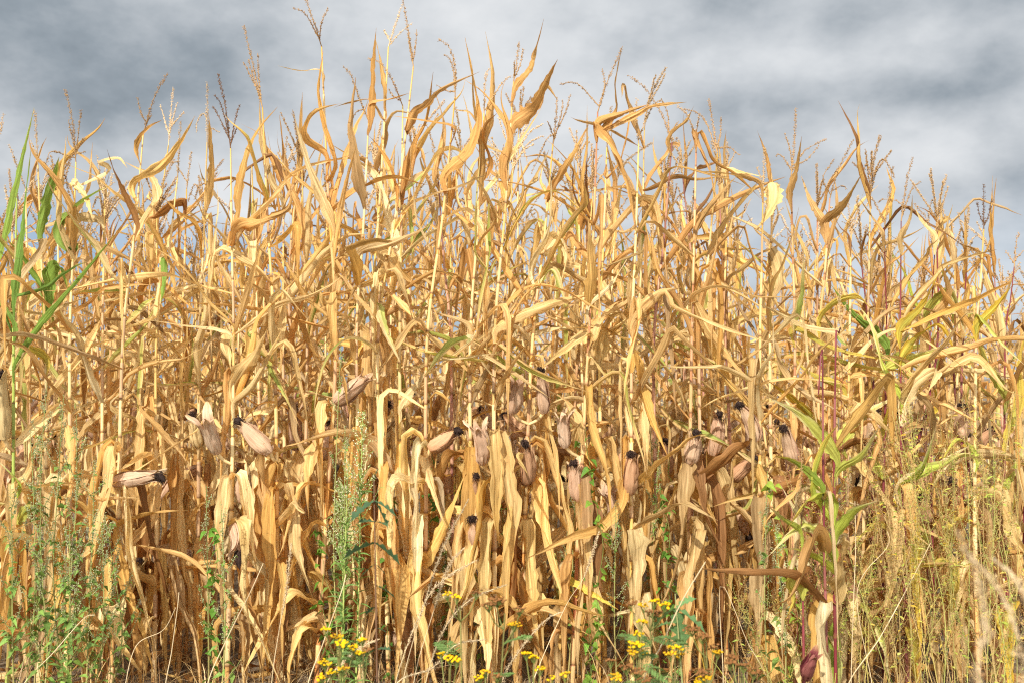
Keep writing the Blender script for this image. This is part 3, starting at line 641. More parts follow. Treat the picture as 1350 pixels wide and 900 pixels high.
# blades traced one by one: colour kind, width in pixels, midline (pixels)
BLADES = '''
g 12 0,330 10,290 25,225 45,142
g 11 18,395 27,320 33,260 41,195
g 9 20,478 50,430 100,372 157,303
g 9 18,430 8,410 -10,380
g 9 62,395 30,340 5,312
g 22 60,400 62,368 76,350 90,385
g 14 52,305 60,270 70,235 78,207
g 24 82,305 95,282 115,262 144,245
y 11 60,472 35,458 3,448
l 8 25,640 10,620 -10,600
l 16 22,690 34,672 50,670 68,705
t 17 175,243 205,225 235,192 257,153
t 11 180,192 195,170 214,158
d 10 180,295 167,262 151,228 141,197
t 12 142,225 130,213 155,208 168,222
t 13 100,300 85,260 66,218
t 13 95,240 115,265 122,290
t 18 278,258 281,215 275,150
t 16 372,262 357,238 346,190 342,134
o 15 312,282 312,255 325,200 342,168 366,141
o 10 372,245 345,182 317,163
t 7 424,93 395,93 366,87
o 13 443,215 428,165 420,120 426,68
o 14 430,205 405,185 403,168 416,147 452,136
o 9 490,132 465,134 440,142
t 15 440,300 425,262 402,205 387,150
t 12 440,330 452,260 470,190
o 17 490,152 491,95 496,37
o 11 506,120 501,82 494,48
o 10 486,136 510,131 540,123
o 22 530,244 543,192 560,160 571,95
o 13 522,252 512,215 496,190 487,180
o 15 548,150 562,140 583,118 632,95
o 14 572,226 585,175 576,130 565,118
t 9 600,168 570,160 510,152
o 25 586,230 614,202 629,160 622,98 613,50
o 17 635,205 648,148 650,95 640,42
o 15 668,212 672,170 640,125 612,105
o 13 634,250 636,190 626,140 622,80
o 14 680,114 698,90 709,58 717,25
o 25 677,162 704,142 718,112 735,79
t 14 707,142 718,113 736,133
o 17 645,215 636,185 640,165 655,150
o 15 663,225 670,180 660,130 668,100
t 9 620,150 605,146 595,144
o 18 735,240 752,208 777,163
o 20 786,160 810,190 830,245 838,305
o 14 790,162 820,150 860,136
o 13 818,208 829,150 821,110
o 13 812,150 812,108 820,62
o 12 840,150 860,140 905,135
o 13 885,180 905,160 915,140
o 15 915,170 932,212 942,250
o 16 922,175 940,212 970,232 1003,262
t 13 953,222 985,228 1015,235
p 28 1015,240 1019,262 1010,285 996,303
o 8 1015,232 1010,205 998,172
o 12 1042,254 1050,222 1057,180
o 13 1086,295 1068,262 1056,232
o 15 1087,296 1110,272 1136,230
o 10 1000,240 960,230 905,225
o 13 920,300 945,260 972,232
t 13 1165,305 1150,285 1133,262
t 12 1188,310 1200,285 1203,258
t 11 1258,330 1250,300 1256,270
t 10 1232,310 1215,290 1205,270
d 6 1120,312 1108,300 1100,285
o 22 400,310 390,270 375,235 372,215
o 22 315,300 345,290 380,275 383,245
d 22 245,262 225,268 200,285 165,290
p 13 130,290 85,290 30,310
t 12 307,427 277,397 240,350 186,316
t 11 300,437 233,427 182,420
t 13 257,505 215,507 180,499
t 15 175,470 140,484 98,497
p 15 307,530 330,507 353,467 376,427
t 25 308,505 333,467 354,430
k 16 357,480 373,510 395,562
p 17 325,553 380,533 440,502
k 11 245,512 253,467 253,433 274,396
g 10 217,340 216,370 212,402
t 17 475,333 517,320 565,298
t 16 450,363 472,390 498,425
t 19 507,333 530,363 564,392
k 14 498,400 507,433 528,478
t 11 547,363 583,380 628,391
t 12 620,433 600,420 574,412
p 15 528,530 553,500 576,451
t 19 630,470 663,427 690,385 706,364
t 25 655,430 717,403 790,386
p 13 637,470 677,493 725,524
t 15 653,535 670,493 699,447
k 13 655,452 703,487 780,518
k 12 728,355 747,400 774,434
p 22 793,458 806,420 830,410
t 22 833,424 863,390 900,379
p 9 775,404 803,377 831,335
t 18 775,442 737,467 715,485
p 15 702,355 722,310 728,250 718,205
G 22 836,465 848,520 862,560 882,605
p 11 778,470 792,485 810,512
p 20 735,312 748,335 741,370
t 16 915,398 937,440 975,485 1014,521
G 18 925,420 948,487 983,533 1035,595
p 14 1118,440 1060,428 1000,400
g 13 1168,452 1127,417 1096,376
y 15 1188,434 1217,402 1238,360
o 15 1226,424 1250,390 1240,345
y 13 1290,428 1312,405 1335,376
y 12 1045,432 1100,460 1185,477
l 15 1170,484 1217,467 1262,449
y 10 1110,511 1067,490 1035,458
l 18 1103,602 1060,550 1010,522
l 18 1110,578 1140,547 1185,519
l 20 1148,605 1163,560 1174,528
p 20 1192,535 1208,505 1235,490 1222,520
l 13 1290,415 1320,450 1352,482
l 17 1222,410 1255,385 1278,462
p 21 1015,330 1028,367 1015,402
k 12 1013,360 990,335 960,310
G 15 152,690 163,760 187,827 207,905
p 30 348,598 336,640 333,690 345,745
G 36 366,606 350,680 366,770 363,895
t 20 380,625 410,723 414,885
t 15 285,755 327,813 372,905
G 28 417,752 436,775 438,810 430,842
d 15 140,617 138,665 129,708
G 13 157,692 200,677 248,672
G 20 557,749 583,693 614,622
G 22 658,615 671,667 662,752
G 24 706,628 717,693 738,762
t 20 779,665 803,733 801,802
G 19 912,595 885,665 858,735
y 12 740,760 777,780 815,803
t 18 528,645 543,683 553,747 557,895
p 26 622,778 640,830 643,902
p 30 686,752 676,820 684,897
p 11 852,806 810,810 757,820
G 19 906,640 927,660 946,692
t 18 945,597 963,650 977,717 998,769
t 20 952,678 957,733 956,790
G 19 1120,590 1160,645 1190,687 1232,724
l 22 1100,662 1080,650 1060,662 1034,702
l 17 1102,705 1127,673 1159,659
l 10 1056,700 1035,685 1012,666
l 13 1103,757 1062,727 1018,722
l 20 1056,765 1044,770 1047,790 1038,812
l 15 1115,790 1143,800 1163,840 1174,900
k 12 1130,777 1183,774 1240,778
p 24 1187,642 1227,622 1283,584
l 20 1100,690 1075,640 1085,590 1108,555
l 18 1100,730 1085,700 1060,690 1030,640
y 14 1190,470 1215,440 1240,430 1262,470
l 14 1188,520 1165,480 1150,430 1130,400
l 14 1326,520 1300,480 1290,450 1265,440
y 14 1326,580 1342,530 1345,470 1356,430
y 12 1082,420 1100,400 1130,392 1150,410
l 12 1084,640 1050,610 1020,600
l 13 1088,720 1060,690 1010,735
l 12 1106,620 1135,600 1160,560
l 13 1188,640 1215,620 1235,560
y 11 1190,720 1160,690 1120,720
l 11 1286,600 1262,580 1235,620
l 11 1326,640 1345,600 1352,560
y 12 1080,560 1050,530 1010,500
t 16 560,600 570,640 590,700
t 18 762,560 752,610 745,690
G 18 470,560 468,620 455,690
t 14 800,640 812,690 790,760
G 17 1000,610 1012,660 1004,720
t 16 90,560 96,620 84,690
t 15 205,565 214,620 200,660
'''
# cobs: foot, tip (pixels), radius in mm, husk colour, silk
EARS = [(357, 597, 317, 556, 31, 'pink', 'dark', 0), (148, 636, 207, 627, 27, 'pale', 'dark', .05), (244, 722, 236, 775, 30, 'pale', None, .35),
        (441, 531, 484, 495, 29, 'pink', None, .1), (566, 592, 600, 568, 26, 'brown', 'dark', .1), (636, 612, 628, 562, 25, 'pale', None, .3),
        (694, 640, 692, 586, 29, 'brown', 'dark', .1), (632, 728, 623, 685, 26, 'pink', 'dark', 0), (627, 668, 628, 628, 17, 'brown', 'dark', 0),
        (830, 652, 832, 600, 27, 'brown', 'dark', .2), (908, 612, 917, 572, 28, 'pink', 'dark', .05), (940, 600, 948, 548, 27, 'pink', 'dark', .1),
        (964, 633, 993, 606, 26, 'brown', 'dark', .1), (1046, 612, 1034, 566, 25, 'pink', 'dark', .05), (996, 582, 976, 535, 25, 'pink', 'dark', 0),
        (718, 545, 712, 490, 22, 'pink', 'dark', 0), (262, 590, 254, 548, 24, 'tan', 'dark', .1), (286, 598, 270, 552, 24, 'pale', None, .4),
        (520, 850, 545, 798, 30, 'pale', None, .45), (309, 690, 314, 728, 24, 'pale', 'dark', .3), (400, 650, 405, 618, 20, 'tan', 'dark', 0),
        (1126, 812, 1122, 768, 28, 'brown', None, .1), (1258, 672, 1254, 634, 24, 'brown', 'dark', .1), (1062, 896, 1074, 862, 17, 'red', None, .1),
        (745, 590, 741, 548, 20, 'pale', None, .3), (762, 660, 757, 612, 22, 'pink', 'dark', .1), (809, 690, 800, 648, 24, 'pale', None, .4),
        (590, 650, 585, 612, 22, 'brown', 'dark', 0), (36, 830, 34, 790, 22, 'brown', 'dark', 0), (6, 580, 2, 495, 26, 'tan', 'dark', 0),
        (675, 545, 682, 500, 24, 'pink', None, .2), (1222, 690, 1214, 655, 22, 'brown', 'dark', .1), (1168, 705, 1178, 665, 22, 'pink', None, .3), (180, 790, 184, 740, 20, 'tan', 'dark', .2)]

hrng = np.random.default_rng(11)
heroes = []
for xb, xm, xt, yt, D, theme, tas, tcol, nick, label in HERO:
    base = at(xb, 0, D); base[2] = 0; base[0] = (xb - 675) / FPX * D
    top = at(xt, yt, D + hrng.normal() * .05)
    if yt < 600:
        mid = at(xm, 450, D); low = at(xb * .55 + xm * .45, 690, D); up = at(xm * .45 + xt * .55, 450 * .5 + yt * .5, D + hrng.normal() * .03)
        pts = [base - [0, 0, .03], low, mid, up, top]
    else: pts = [base - [0, 0, .03], base * .5 + top * .5, top]
    path = spline(pts, 36)
    root = thing('corn_plant', label, 'corn plant', base, 'corn plants of the front row')
    L = np.linalg.norm(np.diff(path, axis=0), axis=1).sum()
    thin = .55 if yt > 500 else (.66 if theme == 'crimson' else .92)
    nodes = plan_nodes(L, hrng)
    local = path - base
    stalk_mb(local, .0106 * thin, .0034 * thin, nodes, theme, hrng, 10).build('stalk', M_STALK, root)
    if tas:
        lines = []
        for br in tas:
            f = hrng.uniform(.0, .4) if lines else 0
            st = top if not lines else lines[0][0] * (1 - f) + lines[0][1] * f
            dz = hrng.uniform(-.05, .05); k = len(br)
            lines.append([st] + [at(x, y, D + dz * (j + 1) / k) for j, (x, y) in enumerate(br)])
        near = tassel_mb([np.array(l) - base for l in lines], hrng, tcol, .0034, .0085); near.build('tassel', M_TASSEL, root)
    heroes.append(dict(root=root, base=base, path=path, nodes=nodes, L=L, D=D, nick=nick, yt=yt, x=xm, theme=theme, xy=np.stack(px_of(path), 1)))

def nearest_hero(x, y, reach=1e9):
    best = (1e9, None)
    for h in heroes:
        xy = h['xy']
        if y < xy[-1, 1] - 25: continue
        hx = np.interp(-y, -xy[:, 1], xy[:, 0]); d = abs(hx - x)
        if d < best[0]: best = (d, h)
    return best
for line in BLADES.strip().splitlines():
    new_tint(hrng); kind, w, *pts = line.split(); pts = [tuple(map(float, p.split(','))) for p in pts]
    if kind in 'tp' and max(p[1] for p in pts) < 265 and hrng.random() < .7: kind = 'o'
    d, h = nearest_hero(*pts[0])
    s_pt = h['path'][np.argmin(np.hypot(*(h['xy'] - np.array(pts[0])).T))]
    yb = np.interp(-pts[0][1], -h['xy'][:, 1], h['path'][:, 1])
    n = len(pts); dz = hrng.uniform(-.30, .06); start = -.012
    P = [at(x, y, yb + start + dz * (i / (n - 1)) * (.5 + .5 * i / (n - 1))) for i, (x, y) in enumerate(pts)]
    low = pts[0][1] + 26
    if low < 880:
        lx = np.interp(-low, -h['xy'][:, 1], h['xy'][:, 0]); ly = np.interp(-low, -h['xy'][:, 1], h['path'][:, 1])
        if abs(lx - pts[0][0]) < 30: P = [at(lx, low, ly - .007)] + P
    if d > 9:                                                       # run the blade back to its own stalk
        hx = np.interp(-pts[0][1], -h['xy'][:, 1], h['xy'][:, 0])
        P = [at(hx, min(pts[0][1] + d * .5, 880), yb - .004)] + P
    P = np.array(P); T = P[-1] - P[0]; side = np.array([T[2], 0, -T[0]]); side /= np.linalg.norm(side)
    fl = .35 if kind in 'gly' else 1; tl = hrng.normal() * .45 * fl; Tn = T / np.linalg.norm(T)
    side = side * math.cos(tl) + np.cross(Tn, side) * math.sin(tl)
    width = float(w) * h['D'] / FPX * {'g': 1.25, 'l': 1.0, 'y': 1.1}.get(kind, .84 if max(p[1] for p in pts) < 290 else 1.0)
    add_leaf(h['root'], P - h['base'], width, kind, hrng, side=side, seg=32, m=9, twist=hrng.normal() * 1.1 * fl, roll=abs(hrng.normal()) * .5 * fl + .3, base_w=.12 if kind in 'gly' else .2, tip_pow=1.15)
for x0, y0, x1, y1, rmm, colr, silk, fl in EARS:
    d, h = nearest_hero(x0, y0)
    hx = np.interp(-y0, -h['xy'][:, 1], h['xy'][:, 0]); yb = np.interp(-y0, -h['xy'][:, 1], h['path'][:, 1])
    off = -.03 - .02 * hrng.random()
    a = at(x0, y0, yb + off); b = at(x1, y1, yb + off - hrng.uniform(.02, .09))
    e = build_ear(h['root'], a - h['base'], b - h['base'], rmm * .92 / 1000, hrng, colr, silk, fl)
    # the short shank that joins the cob to its stalk is part of the cob's own body
    sp = at(hx, min(y0 + 14, 880), yb); mb = MB()
    mb.tube(spline([sp - h['base'], (sp * .4 + a * .6) - h['base'] + [0, 0, -.006], a - h['base'] + (b - a) * .06], 8), np.linspace(.006, .009, 8), THEMES['tan'][2], 7)
    mb.build('shank', M_STALK, e)
# the blades of the front row that were not traced: low and mid ones only, so that the skyline stays the traced one
for h in heroes:
    new_tint(hrng); az = hrng.uniform(0, 6.28)
    for i, z in enumerate(h['nodes']):
        p = on_path(h['path'], z + .12)
        if z < .16 or p[2] > at(0, max(h['yt'] + 105, 270), h['D'])[2] or h['yt'] > 600: continue
        az += math.pi + hrng.normal() * .4
        if hrng.random() < .06: continue
        P, w, kind = plant_height_leaf(min(z / h['L'], .68), p - h['base'], az, hrng)
        if h['x'] in (1057, 1084, 1102) and hrng.random() < .5: continue
        if h['theme'] == 'crimson' and z / h['L'] < .4 and hrng.random() < .3: kind = 'y' if hrng.random() < .5 else 'l'
        if h['theme'] == 'green' and z > .8: kind = 'g' if hrng.random() < .6 else 't'
        add_leaf(h['root'], P, w, kind, hrng, seg=24, m=7)
        if hrng.random() < (.9 if z / h['L'] < .4 else .5):
            P, w, kind = plant_height_leaf(min(z / h['L'], .68), p - h['base'], az + hrng.normal() * 1.3, hrng); add_leaf(h['root'], P, w, kind, hrng, seg=24, m=7)

# ------------------------------------------------------------------ the rows behind: every plant its own object
rng = np.random.default_rng(5)
def skyline(x):
    """height of the crop across the photograph, metres"""
    return np.interp(x, [-300, 0, 250, 420, 560, 760, 900, 1010, 1120, 1250, 1400, 1700], [2.18, 2.20, 2.22, 2.38, 2.5, 2.5, 2.42, 2.28, 2.14, 1.94, 1.84, 1.8])
hx = sorted(heroes, key=lambda h: h['x'])
ORD = {1: 'just behind the front row', 2: 'second row back', 3: 'third row back', 4: 'fourth row back', 5: 'fifth row back', 6: 'sixth row back', 7: 'last row back'}
slots = {}
def slot_label(row, X, Y):
    px = float(px_of((X, Y, 1.4))[0])
    xs = [h['x'] for h in hx]; i = int(np.searchsorted(xs, px))
    where = ORD[row]
    if i == 0: s = f"{where}, beyond the {hx[0]['nick']}"
    elif i == len(xs): s = f"{where}, beyond the {hx[-1]['nick']}"
    else:
        f = (px - xs[i - 1]) / max(xs[i] - xs[i - 1], 1)
        if f < .28: s = f"{where}, behind the {hx[i - 1]['nick']}"
        elif f > .72: s = f"{where}, behind the {hx[i]['nick']}"
        else: s = f"{where}, between {hx[i - 1]['nick']} and {hx[i]['nick']}"
    k = (row, s); slots[k] = slots.get(k, 0) + 1
    adj = ['dry corn plant', 'second dry corn plant', 'third dry corn plant', 'fourth dry corn plant'][min(slots[k] - 1, 3)]
    lab = f'{adj}, {s}'
    if len(lab.replace('-', '').split()) > 15: lab = lab.replace('behind the ', 'behind ').replace('just behind the front row', 'next row').replace(' row back', ' row')
    if len(lab.replace('-', '').split()) > 16: lab = lab.replace('dry corn', 'corn')
    return lab
ROWS = [(1, 4.72, .21, .10), (2, 5.2, .19, .10), (3, 5.8, .19, .10), (4, 6.4, .20, .09), (5, 7.05, .21, .09), (6, 7.7, .22, .09), (7, 8.4, .23, .09)]
pool = []; count = 0
for row, Y0, gap, jit in ROWS:
    half = Y0 * 675 / FPX + .25; x = -half + rng.uniform(0, gap)
    while x < half:
        Y = Y0 + rng.normal() * jit; X = x + rng.normal() * .02; x += gap * rng.uniform(.75, 1.3)
        px = float(px_of((X, Y, 1.4))[0]); H = float(skyline(px)) * rng.uniform(.86, 1.02) * (1.0 if row < 3 else .97)
        label = slot_label(row, X, Y); group = f'corn plants, {ORD[row]}'
        if row <= 3 or len(pool) < 26:
            root = thing('corn_plant', label, 'corn plant', (X, Y, 0), group)
            theme = None; kinds = None
            if px > 1040 and rng.random() < .5: theme = 'crimson' if rng.random() < .35 else 'purple'; kinds = 'yttl' if rng.random() < .4 else 'tr'
            random_plant(root, H, rng, theme, lod=1 if row <= 2 else 0, ear=.75 if row <= 4 else .4, kinds=kinds, leafy=.95 if row < 4 else 1)
            if row > 3: pool.append((root, H))
        else:
            src, h0 = pool[rng.integers(len(pool))]
            copy_tree(src, (X, Y, 0), rng.uniform(0, 6.28), H / h0, label, group)
        count += 1
print('corn plants', count + len(heroes)); print(sorted(v for v in slots.values() if v > 1), len(slots))

# ------------------------------------------------------------------ the rest of the field, too far in to count
def make_far():
    g = np.random.default_rng(21); mb = MB(); TINT[0] = np.ones(3)
    for Y0 in (9.2, 10, 10.8, 11.7, 12.7, 13.8):
        half = Y0 * 675 / FPX + .5; x = -half
        while x < half:
            X = x; Y = Y0 + g.normal() * .12; x += g.uniform(.2, .36)
            px = float(px_of((X, Y, 1.4))[0]); H = float(skyline(px)) * g.uniform(.84, .98)
            b = np.array([X, Y, 0]); lean = g.normal(size=2) * .05
            path = spline([b, b + [lean[0] * .5, lean[1] * .5, H * .5], b + [lean[0], lean[1], H]], 7)
            mb.tube(path, np.linspace(.009, .003, 7), THEMES[g.choice(['tan', 'yellow', 'orange'])][2], 5)
            az = g.uniform(0, 6.28)
            for z in np.arange(.5, H - .1, .21):
                az += math.pi + g.normal() * .4
                P, w, k = plant_height_leaf(z / H, on_path(path, z), az, g)
                d = P[5] - P[0]; sd_ = np.array([-d[1], d[0], 0]) / (np.hypot(d[0], d[1]) + 1e-6)
                l = leaf_mb(P, w * 1.1, sd_, g, k, seg=9, m=3)
                mb.grid(l.V[0].reshape(9, 3, 3), l.C[0].reshape(9, 3, 3), l.U[0].reshape(9, 3, 3))
            for t in random_tassel(path[-1], g, nb=4):
                mb.tube(spline(t, 5), [.003, .006, .006, .005, .001], TCOL['tan'], 4)
    o = mb.build('far_crop', M_LEAF); o['kind'] = 'stuff'; o['label'] = 'ripe dry corn growing deeper in the field'
make_far()

# ------------------------------------------------------------------ dead grass and leaf litter on the soil
def strip(mb, P, w, side, C):
    P = np.asarray(P); t = np.linspace(0, 1, len(P)); ww = w * np.interp(t, [0, .3, 1], [.6, 1, .05])
    V = np.stack([P - side * ww[:, None] * .5, P + side * ww[:, None] * .5], 1)
    U = np.zeros((len(P), 2, 3)); U[:, 0, 0] = -1; U[:, 1, 0] = 1; U[..., 1] = t[:, None]
    mb.grid(V, np.broadcast_to(C, (len(P), 2, 3)), U)
def make_litter():
    g = np.random.default_rng(31); mb = MB()
    cols = [lin(190, 156, 106), lin(166, 128, 84), lin(208, 174, 124), lin(140, 104, 68), lin(214, 188, 142)]
    for i in range(9000):
        Y = 3.3 + 3.2 * g.random() ** 1.3; X = g.uniform(-1, 1) * (Y * .55 + .2)
        az = g.uniform(0, 6.28); l = g.uniform(.08, .42); e = g.uniform(5, 80)
        P = grow((X, Y, .0), az, l, e, e - g.uniform(20, 90), .5, .2, g, .5, .1, 6)
        strip(mb, P, g.uniform(.0018, .004), np.array([-math.sin(az), math.cos(az), 0]), cols[g.integers(5)] * g.uniform(.7, 1.05))
    o = mb.build('dead_grass', M_LEAF); o['kind'] = 'stuff'; o['label'] = 'dead brown grass on the soil between the stalks'
    mb = MB()
    for i in range(420):
        Y = 3.6 + 4.2 * g.random(); X = g.uniform(-1, 1) * (Y * .55 + .2); az = g.uniform(0, 6.28)
        P = grow((X, Y, g.uniform(.01, .05)), az, g.uniform(.25, .6), g.uniform(-3, 10), g.uniform(-8, 8), .5, .2, g, .6, .12, 8)
        l = leaf_mb(P, g.uniform(.03, .06), np.array([-math.sin(az), math.cos(az), 0]), g, g.choice(list('tGdo')), seg=10, m=5)
        mb.grid(l.V[0].reshape(10, 5, 3), l.C[0].reshape(10, 5, 3), l.U[0].reshape(10, 5, 3))
    o = mb.build('fallen_leaves', M_LEAF); o['kind'] = 'stuff'; o['label'] = 'fallen dry corn leaves lying under the crop'
make_litter()

# ------------------------------------------------------------------ wild plants along the edge of the field
def stem_line(px_b, px_t, D, rng, bow=.03, base=None):
    """from the ground to a top given in pixels of the photograph, at depth D"""
    top = at(*px_t, D); b = np.array([(px_b - 675) / FPX * D, D + rng.normal() * .03, 0.0])
    c = rng.normal(size=2) * bow
    return spline([b, b * .6 + top * .4 + [c[0], c[1] * .6, 0], b * .25 + top * .75 + [c[0] * .5, 0, 0], top], 20), b
def flat_leaf(mb, p, d, L, W, C, rng, shape='oval', droop=.5):
    """one small leaf: p its foot, d its direction"""
    n = 6; t = np.linspace(0, 1, n)
    d = d / np.linalg.norm(d); side = np.cross(d, [0, 0, 1.]); ns = np.linalg.norm(side)
    side = side / ns if ns > 1e-3 else np.array([1., 0, 0]); up = np.cross(side, d)
    r = rng.normal() * .6; side, up = side * math.cos(r) + up * math.sin(r), up * math.cos(r) - side * math.sin(r)
    path = p + d * (t * L)[:, None] - np.array([0, 0, 1]) * (droop * L * t ** 2)[:, None]
    w = {'oval': np.sin(math.pi * np.clip(t * .92 + .08, 0, 1)) ** .8, 'diamond': np.interp(t, [0, .1, .38, .7, 1], [.05, .15, 1, .5, .02]),
         'line': np.interp(t, [0, .2, .6, 1], [.4, 1, .9, .05]), 'heart': np.interp(t, [0, .12, .35, .7, 1], [.6, 1, .95, .5, .02])}[shape] * W * .5
    V = np.stack([path - side * w[:, None] + up * (w * .35)[:, None], path, path + side * w[:, None] + up * (w * .35)[:, None]], 1)
    U = np.zeros((n, 3, 3)); U[:, 0, 0] = -1; U[:, 2, 0] = 1; U[..., 1] = t[:, None] * L * 8
    mb.grid(V, np.broadcast_to(np.clip(C, 0, 1), (n, 3, 3)), U)
def lerp_path(P, t):
    x = t * (len(P) - 1); i = min(int(x), len(P) - 2); return P[i] * (1 - x + i) + P[i + 1] * (x - i), P[i + 1] - P[i]

def goosefoot(px_b, px_t, D, label, group, rng, nbr=14, leaf=1., col=None, seedcol=None, spread=.16, seed=1.):
    P, b = stem_line(px_b, px_t, D, rng); P = P - b
    root = thing('goosefoot', label, 'weed', b, group); H = P[-1][2]
    col = col if col is not None else lin(112, 140, 64); seedcol = seedcol if seedcol is not None else lin(168, 170, 126); leaf = leaf * .55; seed = seed * .75
    st = MB(); st.tube(P, np.linspace(.0042, .001, 20), np.linspace(lin(160, 140, 88), lin(128, 140, 74), 20), 6)
    lf = MB(); sp, sd2 = [], []
    for i in range(nbr):
        t = .22 + .74 * i / nbr + rng.normal() * .02; p, d = lerp_path(P, min(max(t, 0), .98)); az = i * 2.4 + rng.normal() * .3
        l = spread * (1.25 - t * .85) * rng.uniform(.6, 1.2); e = rng.uniform(.8, 1.2)
        q = np.array([math.cos(az) * math.cos(e), math.sin(az) * math.cos(e), math.sin(e)])
        br = spline([p, p + q * l * .5 + [0, 0, -.0], p + q * l + np.array([0, 0, l * .25])], 8)
        st.tube(br, np.linspace(.0016, .0006, 8), lin(134, 142, 78), 4)
        for k in range(int(5 * leaf) + 1):
            pp, dd = lerp_path(br, rng.uniform(.05, .9)); a2 = rng.uniform(0, 6.28)
            flat_leaf(lf, pp, np.array([math.cos(a2), math.sin(a2), rng.uniform(-.5, .5)]), rng.uniform(.016, .05) * (1.3 - t * .9), rng.uniform(.010, .028) * (1.25 - t * .7), col * rng.uniform(.65, 1.3) + np.array([.04, .03, 0]) * rng.random(), rng, 'diamond')
        nn = int(60 * seed * (t > .35))
        for k in range(nn):
            pp, dd = lerp_path(br, rng.uniform(.15, 1)); sp.append(pp + rng.normal(size=3) * .0045); sd2.append(rng.normal(size=3))
    for k in range(int(30 * leaf)):
        pp, dd = lerp_path(P, rng.uniform(.12, .75)); a2 = rng.uniform(0, 6.28)
        flat_leaf(lf, pp, np.array([math.cos(a2), math.sin(a2), rng.uniform(-.3, .6)]), rng.uniform(.024, .055), rng.uniform(.014, .032), col * rng.uniform(.7, 1.3), rng, 'diamond')
    for k in range(int(90 * seed)):
        pp, dd = lerp_path(P, rng.uniform(.7, 1)); sp.append(pp + rng.normal(size=3) * .006); sd2.append(rng.normal(size=3))
    st.build('stem', M_STEM, root)
    if lf.n: lf.build('foliage', M_WEED, root)
    if sp:
        s = MB(); s.spindles(np.array(sp), np.array(sd2), rng.uniform(.003, .0065, len(sp)), rng.uniform(.003, .005, len(sp)), np.clip(seedcol * rng.uniform(.6, 1.25, (len(sp), 1)), 0, 1))
        s.build('seed_head', M_SEED, root)
    return root

def horseweed(px_b, px_t, D, label, rng, group='horseweeds in front of the corn', plume=.34):
    P, b = stem_line(px_b, px_t, D, rng, .012); P = P - b; root = thing('horseweed', label, 'weed', b, group)
    st = MB(); lf = MB(); st.tube(P, np.linspace(.0045, .0012, 20), lin(150, 160, 84), 6); sp, sdir = [], []
    for i in range(130):
        t = rng.uniform(.12, .8); p, d = lerp_path(P, t); a = rng.uniform(0, 6.28); e = rng.uniform(.3, 1.1)
        flat_leaf(lf, p, np.array([math.cos(a) * math.cos(e), math.sin(a) * math.cos(e), math.sin(e)]), rng.uniform(.05, .10) * (1.15 - t * .6), .0065, lin(110, 140, 66) * rng.uniform(.7, 1.25), rng, 'line', .45)
    for i in range(34):
        t = 1 - plume + plume * i / 34; p, d = lerp_path(P, t); a = i * 2.4; l = .10 * (1.25 - i / 34) * rng.uniform(.7, 1.2)
        br = spline([p, p + np.array([math.cos(a) * .3, math.sin(a) * .3, .6]) * l, p + np.array([math.cos(a) * .55, math.sin(a) * .55, 1.]) * l], 6)
        st.tube(br, np.linspace(.0012, .0005, 6), lin(140, 156, 80), 4)
        for k in range(9):
            pp, dd = lerp_path(br, rng.uniform(.3, 1)); sp.append(pp + rng.normal(size=3) * .005); sdir.append(dd * 40 + rng.normal(size=3) * .3)
            if k < 3: flat_leaf(lf, pp, dd * 40 + rng.normal(size=3) * .5, .018, .003, lin(122, 150, 72), rng, 'line', .1)
    st.build('stem', M_STEM, root); lf.build('foliage', M_WEED, root)
    s = MB(); s.spindles(np.array(sp), np.array(sdir), rng.uniform(.006, .009, len(sp)), .0042, np.where(rng.random((len(sp), 1)) < .6, lin(188, 192, 132), lin(214, 204, 170)))
    s.build('seed_head', M_SEED, root)

def lobed_leaf(mb, p, d, L, W, C, rng, lobes=3, droop=.5):
    """a leaf with toothed lobes, folded along its rib"""
    n = 15; t = np.linspace(0, 1, n); d = d / np.linalg.norm(d)
    side = np.cross(d, [0, 0, 1.]); side /= np.linalg.norm(side) + 1e-6; up = np.cross(side, d)
    r = rng.normal() * .35; side, up = side * math.cos(r) + up * math.sin(r), up * math.cos(r) - side * math.sin(r)
    path = p + d * (t * L)[:, None] - np.array([0, 0, 1]) * (droop * L * t ** 2)[:, None]
    env = np.interp(t, [0, .12, .35, .6, .8, 1], [.12, .35, .85, 1, .62, .02])
    saw = .5 + .5 * (1 - ((t * lobes + .15) % 1)) ** 1.5; saw = .22 + .78 * (saw - .5) * 2; w = env * np.where(t > .1, saw, 1) * W * .5
    V = np.stack([path - side * w[:, None] + up * (w * .3)[:, None], path, path + side * w[:, None] + up * (w * .3)[:, None]], 1)
    U = np.zeros((n, 3, 3)); U[:, 0, 0] = -1; U[:, 2, 0] = 1; U[..., 1] = t[:, None] * L * 6
    mb.grid(V, np.broadcast_to(np.clip(C, 0, 1), (n, 3, 3)), U)

def sow_thistle(px_b, px_t, D, spots, label, rng, col, stemc):
    P, b = stem_line(px_b, px_t, D, rng, .01); P = P - b; root = thing('sow_thistle', label, 'weed', b, 'sow thistles at the field edge')
    mb = MB(); mb.tube(P, np.linspace(.0038, .0016, 20), stemc, 6); mb.build('stem', M_STEM, root)
    for (x, y), (dx, dy), size in spots:
        p = at(x, y, D) - b; i = np.argmin(np.abs(P[:, 2] - p[2])); p = P[i]
        d = np.array([dx, rng.normal() * .3, -dy]) ; mb = MB()
        lobed_leaf(mb, p, d, size * .0015 * D / 2.6, size * .0010 * D / 2.6, col * rng.uniform(.8, 1.2), rng, 4, .25)
        mb.build('leaf', M_WEED, root)

